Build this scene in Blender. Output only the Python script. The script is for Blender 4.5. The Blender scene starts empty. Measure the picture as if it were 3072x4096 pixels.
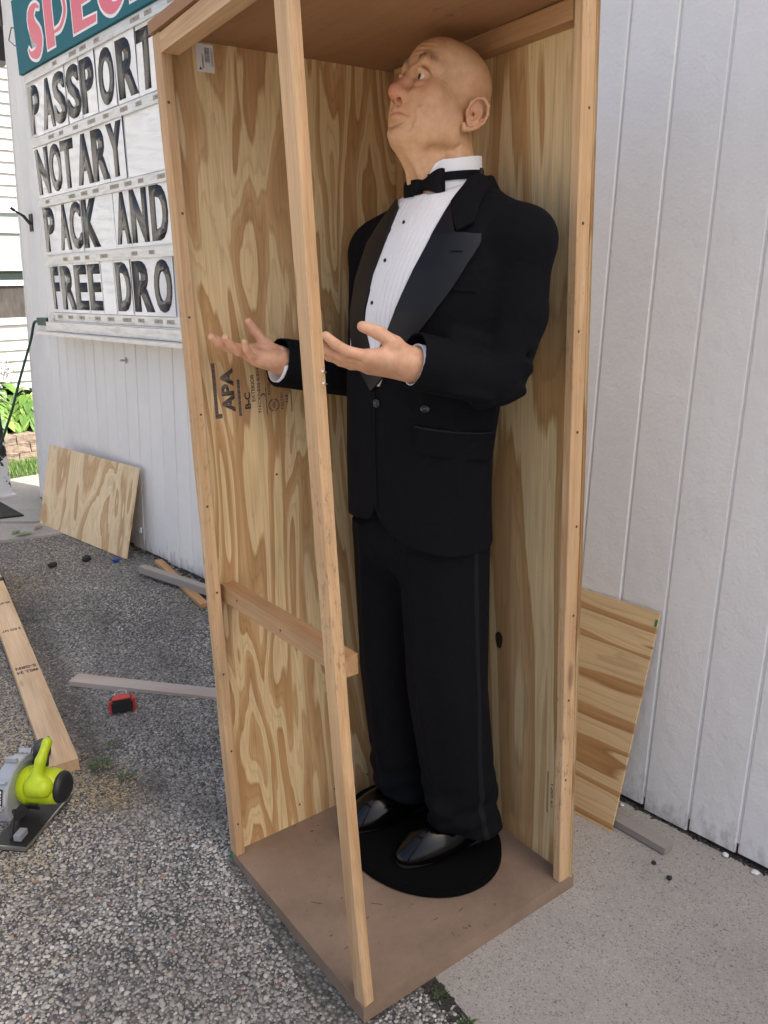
import bpy, bmesh, math, random
import numpy as np
from mathutils import Matrix, Vector, noise as mnoise
from mathutils.bvhtree import BVHTree
from mathutils.geometry import delaunay_2d_cdt

random.seed(7); np.random.seed(7)
scene = bpy.context.scene
COL = scene.collection

# ------------------------------------------------------------------ camera
cam_d = bpy.data.cameras.new('camera'); cam = bpy.data.objects.new('camera', cam_d); COL.objects.link(cam)
cam_d.sensor_fit = 'VERTICAL'; cam_d.sensor_height = 24.0; cam_d.lens = 18.73
cam_d.clip_start = 0.05; cam_d.clip_end = 600
CR = Vector((0.6720969, 0.7402175, -0.0190735)); CD = Vector((0.1940719, -0.2009533, -0.9601843)); CF = Vector((-0.7145781, 0.6416353, -0.2787155))
cam.matrix_world = Matrix(((CR.x, -CD.x, -CF.x, 0.9596735), (CR.y, -CD.y, -CF.y, -0.7820340), (CR.z, -CD.z, -CF.z, 1.4033381), (0, 0, 0, 1)))
scene.camera = cam

# ------------------------------------------------------------------ sky, sun, exposure
SUN = Vector((0.56, 0.20, 0.80)).normalized()           # towards the sun: behind the facade, from the street end
w = bpy.data.worlds.new('World'); scene.world = w; w.use_nodes = True
nt = w.node_tree; bg = nt.nodes['Background']
sky = nt.nodes.new('ShaderNodeTexSky'); sky.sky_type = 'NISHITA'; sky.sun_disc = False
sky.sun_elevation = math.asin(SUN.z); sky.sun_rotation = math.atan2(SUN.x, SUN.y)
sky.air_density = 1.0; sky.dust_density = 5.0; sky.ozone_density = 0.4
nt.links.new(sky.outputs[0], bg.inputs[0]); bg.inputs[1].default_value = 0.15
sl = bpy.data.lights.new('sun', 'SUN'); sl.energy = 4.4; sl.angle = math.radians(0.53); sl.color = (1.0, 0.95, 0.87)
so = bpy.data.objects.new('sun', sl); COL.objects.link(so); so.location = (6, 3, 12)
so.rotation_euler = SUN.to_track_quat('Z', 'Y').to_euler()
vs = scene.view_settings; vs.view_transform = 'Standard'; vs.look = 'None'; vs.gamma = 1.0; vs.exposure = 0.98
vs.use_white_balance = True; vs.white_balance_temperature = 6750; vs.white_balance_tint = 10

# ------------------------------------------------------------------ helpers
def tag(o, label=None, cat=None, group=None, kind=None):
    for k, v in (('label', label), ('category', cat), ('group', group), ('kind', kind)):
        if v: o[k] = v
    return o

def link(name, data, parent=None, mat=None, m=None):
    o = bpy.data.objects.new(name, data); COL.objects.link(o)
    if parent: o.parent = parent
    if m is not None:
        o.matrix_local = m
    if mat and data is not None and not data.materials: data.materials.append(mat)
    return o

def empty(name, m, label, cat, group=None):
    o = bpy.data.objects.new(name, None); COL.objects.link(o); o.matrix_local = m; o.empty_display_size = 0.05
    return tag(o, label, cat, group)

def pymesh(name, v, f, smooth=False):
    me = bpy.data.meshes.new(name)
    if isinstance(v, np.ndarray): v = v.tolist()
    me.from_pydata(v, [], f if isinstance(f, list) else f.tolist()); me.update()
    if smooth: me.shade_smooth()
    return me

def npmesh(name, v, f, smooth=True):
    """fast mesh from an (n,3) array and an (m,k) index array"""
    v = np.asarray(v, np.float32); f = np.asarray(f, np.int32); k = f.shape[1]
    me = bpy.data.meshes.new(name); me.vertices.add(len(v)); me.vertices.foreach_set('co', v.ravel())
    me.loops.add(f.size); me.loops.foreach_set('vertex_index', f.ravel())
    me.polygons.add(len(f)); me.polygons.foreach_set('loop_start', np.arange(len(f), dtype=np.int32)*k)
    me.polygons.foreach_set('loop_total', np.full(len(f), k, np.int32))
    me.update(calc_edges=True); me.validate()
    if smooth: me.shade_smooth()
    return me

BOXF = [(0,3,2,1),(4,5,6,7),(0,1,5,4),(1,2,6,5),(2,3,7,6),(3,0,4,7)]
def boxv(lo, hi):
    x0,y0,z0 = lo; x1,y1,z1 = hi
    return [(x0,y0,z0),(x1,y0,z0),(x1,y1,z0),(x0,y1,z0),(x0,y0,z1),(x1,y0,z1),(x1,y1,z1),(x0,y1,z1)]

def box_mesh(name, lo, hi, bevel=0.0, segs=1, cuts=0, jitter=0.0, seed=0):
    bm = bmesh.new()
    vs_ = [bm.verts.new(p) for p in boxv(lo, hi)]
    for q in BOXF: bm.faces.new([vs_[i] for i in q])
    if cuts:
        L = [e for e in bm.edges if abs((e.verts[0].co-e.verts[1].co).y) > 0.8*(hi[1]-lo[1]) and hi[1]-lo[1] > 0]
        bmesh.ops.subdivide_edges(bm, edges=L, cuts=cuts, use_grid_fill=True)
    if bevel: bmesh.ops.bevel(bm, geom=[e for e in bm.edges if len(e.link_faces) == 2 and e.calc_face_angle(0) > 0.5], offset=bevel, segments=segs, affect='EDGES', profile=0.6)
    if jitter:
        for v in bm.verts:
            v.co += Vector([jitter*mnoise.noise(v.co*7+Vector((seed*3.1+i*9.7,)*3)) for i in range(3)])
    bmesh.ops.recalc_face_normals(bm, faces=bm.faces)
    me = bpy.data.meshes.new(name); bm.to_mesh(me); bm.free(); return me

def frame(o, y, z):
    """matrix with origin o, local Y along y and local Z near z"""
    o = Vector(o); y = Vector(y).normalized(); z = Vector(z); z = (z-y*z.dot(y)).normalized(); x = y.cross(z)
    return Matrix(((x.x,y.x,z.x,o.x),(x.y,y.y,z.y,o.y),(x.z,y.z,z.z,o.z),(0,0,0,1)))

def plank(name, p0, p1, width, thick, z, mat, parent=None, bevel=0.0015, cuts=0, jitter=0.0, seed=0):
    """a board from p0 to p1 (middle of its under side), grain along local Y"""
    L = (Vector(p1)-Vector(p0)).length
    me = box_mesh(name, (-width/2, 0, 0), (width/2, L, thick), bevel, 1, cuts, jitter, seed)
    return link(name, me, parent, mat, frame(p0, Vector(p1)-Vector(p0), z))

def tube_geo(pts, rad, seg=10, cap=True):
    pts = [Vector(p) for p in pts]; n = len(pts); v = []; f = []
    rad = rad if hasattr(rad, '__len__') else [rad]*n
    t0 = (pts[1]-pts[0]).normalized(); a = t0.orthogonal().normalized()
    for i, p in enumerate(pts):
        t = ((pts[min(i+1, n-1)]-pts[max(i-1, 0)])).normalized(); a = (a-t*a.dot(t)).normalized(); b = t.cross(a)
        for k in range(seg):
            q = 2*math.pi*k/seg; v.append(tuple(p+(a*math.cos(q)+b*math.sin(q))*rad[i]))
    for i in range(n-1):
        for k in range(seg):
            f.append((i*seg+k, i*seg+(k+1) % seg, (i+1)*seg+(k+1) % seg, (i+1)*seg+k))
    if cap: f.append(tuple(range(seg))[::-1]); f.append(tuple(range((n-1)*seg, n*seg)))
    return v, f

def tube(name, pts, rad, mat, parent=None, seg=10):
    v, f = tube_geo(pts, rad, seg); return link(name, pymesh(name, v, f, True), parent, mat)

def spline(P, n):
    """Catmull-Rom through P"""
    P = [Vector(p) for p in P]; P = [P[0]*2-P[1]]+P+[P[-1]*2-P[-2]]; out = []
    m = len(P)-3
    for i in range(n):
        u = i/(n-1)*m; k = min(int(u), m-1); t = u-k; a, b, c, d = P[k:k+4]
        out.append(0.5*((2*b)+(c-a)*t+(2*a-5*b+4*c-d)*t*t+(3*b-a-3*c+d)*t**3))
    return out

class Geo:
    """collects pieces of ONE part"""
    def __init__(s): s.v = []; s.f = []
    def add(s, v, f):
        n = len(s.v); s.v += [tuple(p) for p in v]; s.f += [tuple(i+n for i in q) for q in f]; return s
    def box(s, lo, hi, m=None):
        v = boxv(lo, hi)
        if m is not None: v = [tuple(m @ Vector(p)) for p in v]
        return s.add(v, BOXF)
    def tube(s, pts, r, seg=8): return s.add(*tube_geo(pts, r, seg))
    def obj(s, name, mat, parent=None, smooth=False, m=None): return link(name, pymesh(name, s.v, s.f, smooth), parent, mat, m)

def poly_prism(name, pts2, z0, z1, mat, parent=None, m=None, bevel=0.0, holes=()):
    """extruded 2D outline (local XY) from z0 to z1"""
    n = len(pts2); v = [(x, y, z0) for x, y in pts2]+[(x, y, z1) for x, y in pts2]
    f = [tuple(range(n))[::-1], tuple(range(n, 2*n))]+[(i, (i+1) % n, n+(i+1) % n, n+i) for i in range(n)]
    me = pymesh(name, v, f)
    if bevel:
        bm = bmesh.new(); bm.from_mesh(me); bmesh.ops.recalc_face_normals(bm, faces=bm.faces)
        bmesh.ops.bevel(bm, geom=[e for e in bm.edges if e.calc_face_angle(0) > 0.6], offset=bevel, segments=2, affect='EDGES'); bm.to_mesh(me); bm.free()
    else:
        bm = bmesh.new(); bm.from_mesh(me); bmesh.ops.recalc_face_normals(bm, faces=bm.faces); bm.to_mesh(me); bm.free()
    return link(name, me, parent, mat, m)

def text_mesh(body, w_, h_, offset=0.0, extrude=0.0004, shear=0.0):
    """lettering scaled to a w_ x h_ box, lower left at the origin, local XY"""
    cu = bpy.data.curves.new('t', 'FONT'); cu.body = body; cu.offset = offset; cu.size = 1.0; cu.shear = shear; cu.resolution_u = 4
    o = bpy.data.objects.new('t', cu); COL.objects.link(o)
    dg = bpy.context.evaluated_depsgraph_get(); me = bpy.data.meshes.new_from_object(o.evaluated_get(dg))
    bpy.data.objects.remove(o); bpy.data.curves.remove(cu)
    c = np.empty(len(me.vertices)*3); me.vertices.foreach_get('co', c); c = c.reshape(-1, 3)
    lo = c.min(0); hi = c.max(0); c = (c-lo)/np.maximum(hi-lo, 1e-9)
    c[:, 0] *= w_; c[:, 1] *= h_; c[:, 2] = 0
    me.vertices.foreach_set('co', c.ravel())
    if extrude:
        bm = bmesh.new(); bm.from_mesh(me)
        r = bmesh.ops.extrude_face_region(bm, geom=list(bm.faces))
        for v in r['geom']:
            if isinstance(v, bmesh.types.BMVert): v.co.z += extrude
        bmesh.ops.recalc_face_normals(bm, faces=bm.faces); bm.to_mesh(me); bm.free()
    me.update(); return me

# ------------------------------------------------------------------ materials
class NB:
    def __init__(s, name, rough=0.6, base=None):
        s.m = bpy.data.materials.new(name); s.m.use_nodes = True; s.t = s.m.node_tree
        s.p = s.t.nodes['Principled BSDF']; s.p.inputs['Roughness'].default_value = rough
        if base: s.p.inputs['Base Color'].default_value = (*base, 1)
    def n(s, typ, ins=None, **kw):
        nd = s.t.nodes.new('ShaderNode'+typ)
        for k, v in kw.items(): setattr(nd, k, v)
        for k, v in (ins or {}).items():
            if isinstance(v, bpy.types.NodeSocket): s.t.links.new(v, nd.inputs[k])
            else: nd.inputs[k].default_value = v
        return nd
    def L(s, a, b): s.t.links.new(a, b)
    def math(s, op, a, b=0.0, c=None):
        nd = s.n('Math', {0: a, 1: b}, operation=op)
        if c is not None:
            if isinstance(c, bpy.types.NodeSocket): s.L(c, nd.inputs[2])
            else: nd.inputs[2].default_value = c
        return nd.outputs[0]
    def ramp(s, fac, stops, interp='LINEAR'):
        nd = s.n('ValToRGB', {0: fac}); cr = nd.color_ramp; cr.interpolation = interp
        while len(cr.elements) < len(stops): cr.elements.new(0.5)
        for e, (p, c) in zip(cr.elements, stops): e.position = p; e.color = (*c, 1) if len(c) == 3 else c
        return nd.outputs[0]
    def mix(s, fac, a, b, mode='MIX'):
        nd = s.n('Mix', data_type='RGBA', blend_type=mode)
        for sock, v in ((nd.inputs[0], fac), (nd.inputs[6], a), (nd.inputs[7], b)):
            if isinstance(v, bpy.types.NodeSocket): s.L(v, sock)
            else: sock.default_value = v if not isinstance(v, tuple) or len(v) == 4 else (*v, 1)
        return nd.outputs[2]
    def coords(s, scale=(1, 1, 1), rnd=True, space='Object'):
        tc = s.n('TexCoord').outputs[space]
        v = s.n('VectorMath', {0: tc, 1: scale}, operation='MULTIPLY').outputs[0]
        if rnd:
            oi = s.n('ObjectInfo').outputs['Random']; r = s.math('MULTIPLY', oi, 61.7)
            v = s.n('VectorMath', {0: v, 1: s.n('CombineXYZ', {0: r, 1: r, 2: r}).outputs[0]}, operation='ADD').outputs[0]
        return v
    def noise(s, vec, scale=1.0, detail=2.0, rough=0.5, dist=0.0):
        return s.n('TexNoise', {'Vector': vec, 'Scale': scale, 'Detail': detail, 'Roughness': rough, 'Distortion': dist}).outputs[0]
    def color(s, c): s.L(c, s.p.inputs['Base Color'])
    def bump(s, h, strength=0.3, dist=0.002):
        b = s.n('Bump', {'Height': h, 'Strength': strength, 'Distance': dist}); s.L(b.outputs[0], s.p.inputs['Normal']); return s
    def set(s, **kw):
        for k, v in kw.items():
            i = s.p.inputs[k.replace('_', ' ')]
            if isinstance(v, bpy.types.NodeSocket): s.L(v, i)
            else: i.default_value = v
        return s

def plain(name, base, rough=0.5, metal=0.0, **kw):
    b = NB(name, rough, base); b.p.inputs['Metallic'].default_value = metal
    for k, v in kw.items(): b.set(**{k: v})
    return b.m

def plywood(name, pale, tan, brown, bands=5.0, across=4.2, along=0.85, seed=0.0, drift=1.2, fiber=0.12, sharp=0.03, jagged=0.30, pf=0.40):
    """rotary-cut softwood: wandering bands with ragged, feathered edges along local Y"""
    b = NB(name, 0.62)
    def cs(sc): return b.n('VectorMath', {0: b.coords(sc, rnd=False), 1: (seed, seed*1.7, seed*.3)}, operation='ADD').outputs[0]
    n1 = b.noise(cs((across, along, 1.0)), 1.0, 1.5, 0.45, 1.6); n2 = b.noise(cs((across*2.6, along*2.2, 1.0)), 1.0, 1.0, 0.5, 0.8)
    jag = b.noise(cs((95, 3.0, 1)), 1.0, 3.0, 0.6); lo = b.noise(cs((22, 2.4, 1)), 1.0, 2.0)
    x = b.n('SeparateXYZ', {0: b.n('TexCoord').outputs['Object']}).outputs[0]
    h = b.math('ADD', b.math('MULTIPLY', n1, bands), b.math('MULTIPLY', x, drift)); h = b.math('ADD', h, b.math('MULTIPLY', n2, bands*0.22))
    h = b.math('ADD', h, b.math('MULTIPLY', jag, jagged)); h = b.math('ADD', h, b.math('MULTIPLY', lo, 0.30))
    s = b.math('FRACT', h); mid = tuple((p+2*q)/3 for p, q in zip(pale, tan))
    c = b.ramp(s, [(0.0, pale), (pf, pale), (pf+sharp, mid), (pf+(.93-pf)*.4, tan), (0.94, brown), (0.985, pale)])
    s2 = b.math('FRACT', b.math('MULTIPLY', h, 4.0)); c = b.mix(1.0, c, b.ramp(s2, [(0.0, (1.02,)*3), (0.55, (1.0,)*3), (0.92, (0.86, 0.83, 0.80)), (1.0, (1.02,)*3)]), 'MULTIPLY')
    fi = b.noise(cs((260, 5.0, 40)), 1.0, 2.0, 0.6)
    c = b.mix(1.0, c, b.ramp(fi, [(0.2, (1-fiber*2.0,)*3), (0.8, (1+fiber,)*3)]), 'MULTIPLY')
    big = b.noise(cs((2.2, 1.1, 1)), 1.0, 3.0, 0.6)
    c = b.mix(1.0, c, b.ramp(big, [(0.3, (0.86, 0.84, 0.82)), (0.7, (1.06, 1.05, 1.03))]), 'MULTIPLY')
    sp = b.noise(cs((140, 40, 60)), 1.0, 3.0, 0.65)
    c = b.mix(b.ramp(sp, [(0.66, (0, 0, 0)), (0.76, (0.35,)*3)]), c, (0.16, 0.09, 0.05, 1))
    b.color(c); b.bump(fi, 0.25, 0.0008); return b.m

def lumber(name, c0, c1, knots=0.35, dirt=0.0, grey=None, rings=26.0):
    """sawn pine: streaks along local Y, a few knots, optional dirt and greyed faces"""
    b = NB(name, 0.66)
    v = b.coords((rings, 1.15, rings)); n1 = b.noise(v, 1.0, 3.0, 0.55, 0.35)
    f = b.noise(b.coords((330, 8, 330)), 1.0, 2.0, 0.6)
    c = b.ramp(n1, [(0.28, c0), (0.47, tuple((a+e)/2 for a, e in zip(c0, c1))), (0.60, c1), (0.70, c0)])
    c = b.mix(1.0, c, b.ramp(f, [(0.25, (0.80,)*3), (0.75, (1.10,)*3)]), 'MULTIPLY')
    big = b.noise(b.coords((6, 1.7, 6)), 1.0, 3.0, 0.6)
    c = b.mix(1.0, c, b.ramp(big, [(0.30, (0.80, 0.77, 0.74)), (0.68, (1.06, 1.06, 1.05))]), 'MULTIPLY')
    if knots:
        vo = b.n('TexVoronoi', {'Vector': b.coords((9, 2.3, 9)), 'Scale': 1.0}).outputs['Distance']
        c = b.mix(b.ramp(vo, [(0.045, (knots,)*3), (0.10, (0, 0, 0))]), c, (0.11, 0.055, 0.025, 1))
    if dirt:
        d = b.noise(b.coords((110, 34, 110)), 1.0, 4.0, 0.7); e = b.noise(b.coords((5, 1.3, 5)), 1.0, 2.0)
        k = b.math('MULTIPLY', b.ramp(d, [(0.56, (0, 0, 0)), (0.68, (dirt,)*3)]), b.ramp(e, [(0.52, (0, 0, 0)), (0.68, (1, 1, 1))]))
        c = b.mix(k, c, (0.07, 0.05, 0.035, 1))
    if grey:
        g = b.noise(b.coords((14, 2.0, 14)), 1.0, 3.0, 0.6)
        c = b.mix(b.ramp(g, [(0.35, (0.25,)*3), (0.62, (0.85,)*3)]), c, (*grey, 1))
    b.color(c); b.bump(f, 0.3, 0.0008); return b.m

def paint(name, base, rough=0.42, lump=0.35, dirt=0.25, streak=0.0, splash=0.0):
    b = NB(name, rough)
    o = b.coords((1, 1, 1)); n1 = b.noise(o, 2.2, 4.0, 0.6); n2 = b.noise(b.coords((24, 24, 20)), 1.0, 3.0, 0.55)
    n3 = b.noise(b.coords((130, 130, 110)), 1.0, 2.0, 0.6)
    c = b.mix(1.0, (*base, 1), b.ramp(n1, [(0.3, (0.93, 0.93, 0.935)), (0.7, (1.02, 1.02, 1.015))]), 'MULTIPLY')
    sp = b.noise(b.coords((42, 42, 18), rnd=True), 1.0, 5.0, 0.75)
    c = b.mix(b.ramp(sp, [(0.70, (0, 0, 0)), (0.78, (dirt,)*3)]), c, (0.28, 0.25, 0.21, 1))
    if splash:      # dried mud splashed up from the ground
        zz = b.n('SeparateXYZ', {0: b.n('TexCoord').outputs['Object']}).outputs[2]; nn = b.noise(b.coords((30, 30, 14)), 1.0, 5.0, 0.7)
        k = b.math('SUBTRACT', nn, b.math('MULTIPLY', zz, 2.2)); c = b.mix(b.ramp(k, [(0.36, (0, 0, 0)), (0.60, (splash,)*3)]), c, (0.20, 0.17, 0.14, 1))
    if streak:
        st = b.noise(b.coords((20, 20, 0.8)), 1.0, 3.0, 0.6)
        c = b.mix(b.ramp(st, [(0.56, (0, 0, 0)), (0.75, (streak,)*3)]), c, (0.42, 0.39, 0.34, 1))
    b.color(c); h = b.math('ADD', b.math('MULTIPLY', n2, 1.0), b.math('MULTIPLY', n3, 0.4)); b.bump(h, lump, 0.004); return b.m

MAT = {}
MAT['wall'] = paint('white_wall_paint', (0.78, 0.77, 0.755), 0.5, 0.62, 0.16, 0.0, 0.55)
MAT['groove'] = plain('groove_paint', (0.60, 0.60, 0.60), 0.6)
MAT['foundation'] = plain('dark_foundation', (0.03, 0.028, 0.025), 0.9)
# ------------------------------------------------------------------ ground
def smooth01(t):
    t = np.clip(t, 0, 1); return t*t*(3-2*t)
def gz(x, y):
    return -0.012+0.034*smooth01((np.asarray(y)+0.2)/1.0)*smooth01((-0.75-np.asarray(x))/0.8)
def GZ(x, y): return float(gz(x, y))

def asphalt_mat(name, dark):
    b = NB(name, 0.85)
    o = b.coords((1, 1, 1), rnd=False)
    v1 = b.n('TexVoronoi', {'Vector': o, 'Scale': 125.0, 'Randomness': 1.0}); v2 = b.n('TexVoronoi', {'Vector': o, 'Scale': 190.0})
    cell = b.n('SeparateColor', {0: v1.outputs['Color']}).outputs[0]
    c = b.ramp(cell, [(0.0, (0.10, 0.10, 0.098)), (0.35, (0.18, 0.175, 0.168)), (0.7, (0.30, 0.29, 0.27)), (1.0, (0.45, 0.43, 0.40))])
    edge = b.ramp(v1.outputs['Distance'], [(0.25, (1, 1, 1)), (0.62, (0.45, 0.45, 0.45))])
    c = b.mix(1.0, c, edge, 'MULTIPLY')
    big = b.noise(o, 1.3, 4.0, 0.6)
    c = b.mix(1.0, c, b.ramp(big, [(0.35, (dark, dark, dark*0.98)), (0.65, (1.0, 0.99, 0.96))]), 'MULTIPLY')
    b.color(c); b.bump(b.math('MULTIPLY', v1.outputs['Distance'], -1.0), 0.9, 0.006); return b.m
MAT['asphalt'] = asphalt_mat('worn_asphalt', 0.55)

def axis(a, b, fine, far):
    m = np.arange(a, b+1e-6, fine); l = a-np.geomspace(0.4, far, 12)[::-1]; r = b+np.geomspace(0.4, far, 12)
    return np.concatenate([l, m, r])
gx = axis(-6, 2.2, 0.1, 160); gy = axis(-3, 1.4, 0.1, 160)
X, Y = np.meshgrid(gx, gy, indexing='ij'); Z = gz(X, Y)
gv = np.stack([X, Y, Z], -1).reshape(-1, 3); nx, ny = len(gx), len(gy)
I = np.arange(nx*ny).reshape(nx, ny)
gf = np.stack([I[:-1, :-1], I[1:, :-1], I[1:, 1:], I[:-1, 1:]], -1).reshape(-1, 4)
tag(link('ground', npmesh('ground', gv, gf), mat=MAT['asphalt']), kind='structure')

# --- concrete
def concrete_mat(name, base, speck=0.5, stain=(0.34, 0.22, 0.13)):
    b = NB(name, 0.86); o = b.coords((1, 1, 1), rnd=False)
    v = b.n('TexVoronoi', {'Vector': o, 'Scale': 330.0}); cell = b.n('SeparateColor', {0: v.outputs['Color']}).outputs[0]
    k = tuple(base)
    c = b.ramp(cell, [(0.0, tuple(x*0.50 for x in k)), (0.07, tuple(x*0.72 for x in k)), (0.18, tuple(x*0.95 for x in k)), (0.85, tuple(x*1.05 for x in k)), (1.0, tuple(min(1, x*1.25) for x in k))])
    v2 = b.n('TexVoronoi', {'Vector': o, 'Scale': 70.0}); cell2 = b.n('SeparateColor', {0: v2.outputs['Color']}).outputs[1]
    pit = b.math('MULTIPLY', b.ramp(v2.outputs['Distance'], [(0.16, (1, 1, 1)), (0.24, (0, 0, 0))]), b.ramp(cell2, [(0.92, (0, 0, 0)), (0.94, (0.7,)*3)]))
    c = b.mix(pit, c, (0.09, 0.08, 0.07, 1))
    big = b.noise(o, 2.4, 5.0, 0.62)
    c = b.mix(1.0, c, b.ramp(big, [(0.3, (0.80, 0.79, 0.78)), (0.7, (1.08, 1.07, 1.05))]), 'MULTIPLY')
    rust = b.noise(b.coords((3, 11, 3), rnd=False), 1.0, 4.0, 0.7)
    c = b.mix(b.ramp(rust, [(0.68, (0, 0, 0)), (0.76, (0.35,)*3)]), c, (*stain, 1))
    b.color(c); fine = b.noise(o, 190.0, 3.0, 0.7); b.bump(b.math('ADD', fine, b.math('MULTIPLY', pit, -1.5)), 0.5, 0.003); return b.m
MAT['concrete'] = concrete_mat('pale_concrete', (0.36, 0.335, 0.305))
MAT['old_concrete'] = concrete_mat('old_grey_concrete', (0.32, 0.31, 0.295))

def slab(name, pts, top, depth, mat):
    o = poly_prism(name, pts, -depth, 0, mat, None, Matrix.Translation((0, 0, top)), 0.006); tag(o, kind='structure'); return o
slab('sidewalk', [(-0.47, 0.985), (-0.47, 0.26), (0.03, 0.172), (0.14, 0.152), (0.9, 0.02), (3.5, -0.45), (9, -1.4), (9, 0.985)], -0.0075, 0.10, MAT['concrete'])
slab('bounce_slab', [(-22, -16), (22, -16), (22, -1.25), (-3.0, -1.25), (-22, -1.25)], -0.004, 0.08, MAT['concrete'])  # pale slab out of view, added to bounce sunlight into the crate
slab('path', [(-3.57, 0.985), (-3.59, 0.718), (-3.66, 0.56), (-3.695, 0.474), (-3.95, -0.1), (-4.55, -0.1), (-4.06, 0.585), (-3.905, 0.745), (-3.85, 0.985)], 0.031, 0.09, MAT['old_concrete'])
slab('path', [(-3.868, 0.985), (-3.922, 0.757), (-4.077, 0.60), (-4.565, -0.085), (-5.22, -0.085), (-5.22, 3.0), (-4.49, 3.0), (-4.49, 0.985)], 0.035, 0.09, MAT['old_concrete'])

# --- loose stones set in the worn asphalt: real domes, one mass
def in_poly(P, poly):
    inside = np.zeros(len(P), bool); n = len(poly); x, y = P[:, 0], P[:, 1]
    for i in range(n):
        x0, y0 = poly[i]; x1, y1 = poly[(i+1) % n]
        c = ((y0 > y) != (y1 > y)) & (x < (x1-x0)*(y-y0)/((y1-y0) if y1 != y0 else 1e-9)+x0); inside ^= c
    return inside
def pebble_field(area, pitch, rmin, rmax, seed, keep=1.0):
    rng = np.random.default_rng(seed); lo = np.min(area, 0); hi = np.max(area, 0)
    a = np.arange(lo[0], hi[0], pitch); bq = np.arange(lo[1], hi[1], pitch*0.87)
    A, B_ = np.meshgrid(a, bq, indexing='ij'); A = A+(np.arange(len(bq)) % 2)[None, :]*pitch/2
    P = np.stack([A.ravel(), B_.ravel()], -1)+rng.normal(0, pitch*0.27, (A.size, 2))
    P = P[in_poly(P, area)]; P = P[rng.random(len(P)) < keep]
    return P, rng.uniform(rmin, rmax, len(P))*rng.choice([0.55, 0.8, 1.0, 1.0, 1.25, 1.6], len(P))
near = [(-0.30, 0.985), (-0.58, 0.61), (-0.60, 0.05), (0.0, -0.06), (0.02, 0.175), (0.9, 0.02), (0.9, -0.75), (-0.9, -0.75), (-1.5, -0.6), (-2.9, -0.25), (-3.9, 0.1), (-3.69, 0.46), (-3.585, 0.72), (-3.56, 0.985)]
P1, R1 = pebble_field(near, 0.0088, 0.0030, 0.0048, 1)
d = np.hypot(P1[:, 0]-0.96, P1[:, 1]+0.78); keep = (np.random.default_rng(3).random(len(P1)) < np.interp(d, [2.6, 3.4, 4.6], [1.0, .6, .35]))
P1, R1 = P1[keep], R1[keep]
P2, R2 = pebble_field([(-0.30, 0.985), (-0.58, 0.61), (-0.60, 0.05), (0.0, -0.06), (0.02, 0.175), (0.5, 0.06), (0.5, -0.7), (-0.9, -0.7), (-1.7, -0.4), (-1.7, 0.985)], 0.0120, 0.0014, 0.0024, 2)
PP_ = np.concatenate([P1, P2]); RR = np.concatenate([R1, R2]); N = len(PP_); rng = np.random.default_rng(5)
ang = rng.uniform(0, 6.283, N); el = rng.uniform(0.66, 1.0, N); hgt = RR*rng.uniform(0.35, 0.75, N)
rings = []
for k, (rr, hh) in enumerate(((1.0, -0.35), (0.80, 0.62))):
    for j in range(6):
        q = ang+j*2*math.pi/6+k*0.5+rng.normal(0, 0.16, N); e = RR*rr*rng.uniform(0.85, 1.15, N)
        lx = np.cos(q-ang)*e; ly = np.sin(q-ang)*e*el
        rings.append(np.stack([PP_[:, 0]+lx*np.cos(ang)-ly*np.sin(ang), PP_[:, 1]+lx*np.sin(ang)+ly*np.cos(ang), hgt*hh], -1))
rings.append(np.stack([PP_[:, 0]+rng.normal(0, .0006, N), PP_[:, 1]+rng.normal(0, .0006, N), hgt], -1))
V = np.stack(rings, 1); V[:, :, 2] += gz(PP_[:, 0], PP_[:, 1])[:, None]-0.0006
tri = [(j, (j+1) % 6, 6+j) for j in range(6)]+[((j+1) % 6, 6+(j+1) % 6, 6+j) for j in range(6)]+[(6+j, 6+(j+1) % 6, 12) for j in range(6)]
F_ = (np.arange(N)[:, None, None]*13+np.array(tri)[None]).reshape(-1, 3)
me = npmesh('gravel', V.reshape(-1, 3), F_)
pal = np.array([(0.42, 0.40, 0.37), (0.34, 0.33, 0.31), (0.50, 0.48, 0.44), (0.26, 0.25, 0.24), (0.16, 0.16, 0.165), (0.08, 0.08, 0.085), (0.38, 0.34, 0.27), (0.30, 0.19, 0.13), (0.24, 0.13, 0.11), (0.56, 0.55, 0.52)])
ci = rng.choice(len(pal), N, p=[.25, .23, .15, .15, .08, .03, .06, .012, .008, .03]); c = pal[ci]*rng.uniform(0.9, 1.3, (N, 1))
st = np.array([mnoise.fractal(Vector((x*1.6, y*2.6, 3.1)), 1.0, 2.0, 4) for x, y in PP_]); st2 = np.array([mnoise.noise(Vector((x*6, y*6, 9.1))) for x, y in PP_])
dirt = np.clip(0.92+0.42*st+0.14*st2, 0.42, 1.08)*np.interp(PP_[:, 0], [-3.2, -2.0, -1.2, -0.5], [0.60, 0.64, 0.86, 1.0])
c *= dirt[:, None]
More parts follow.
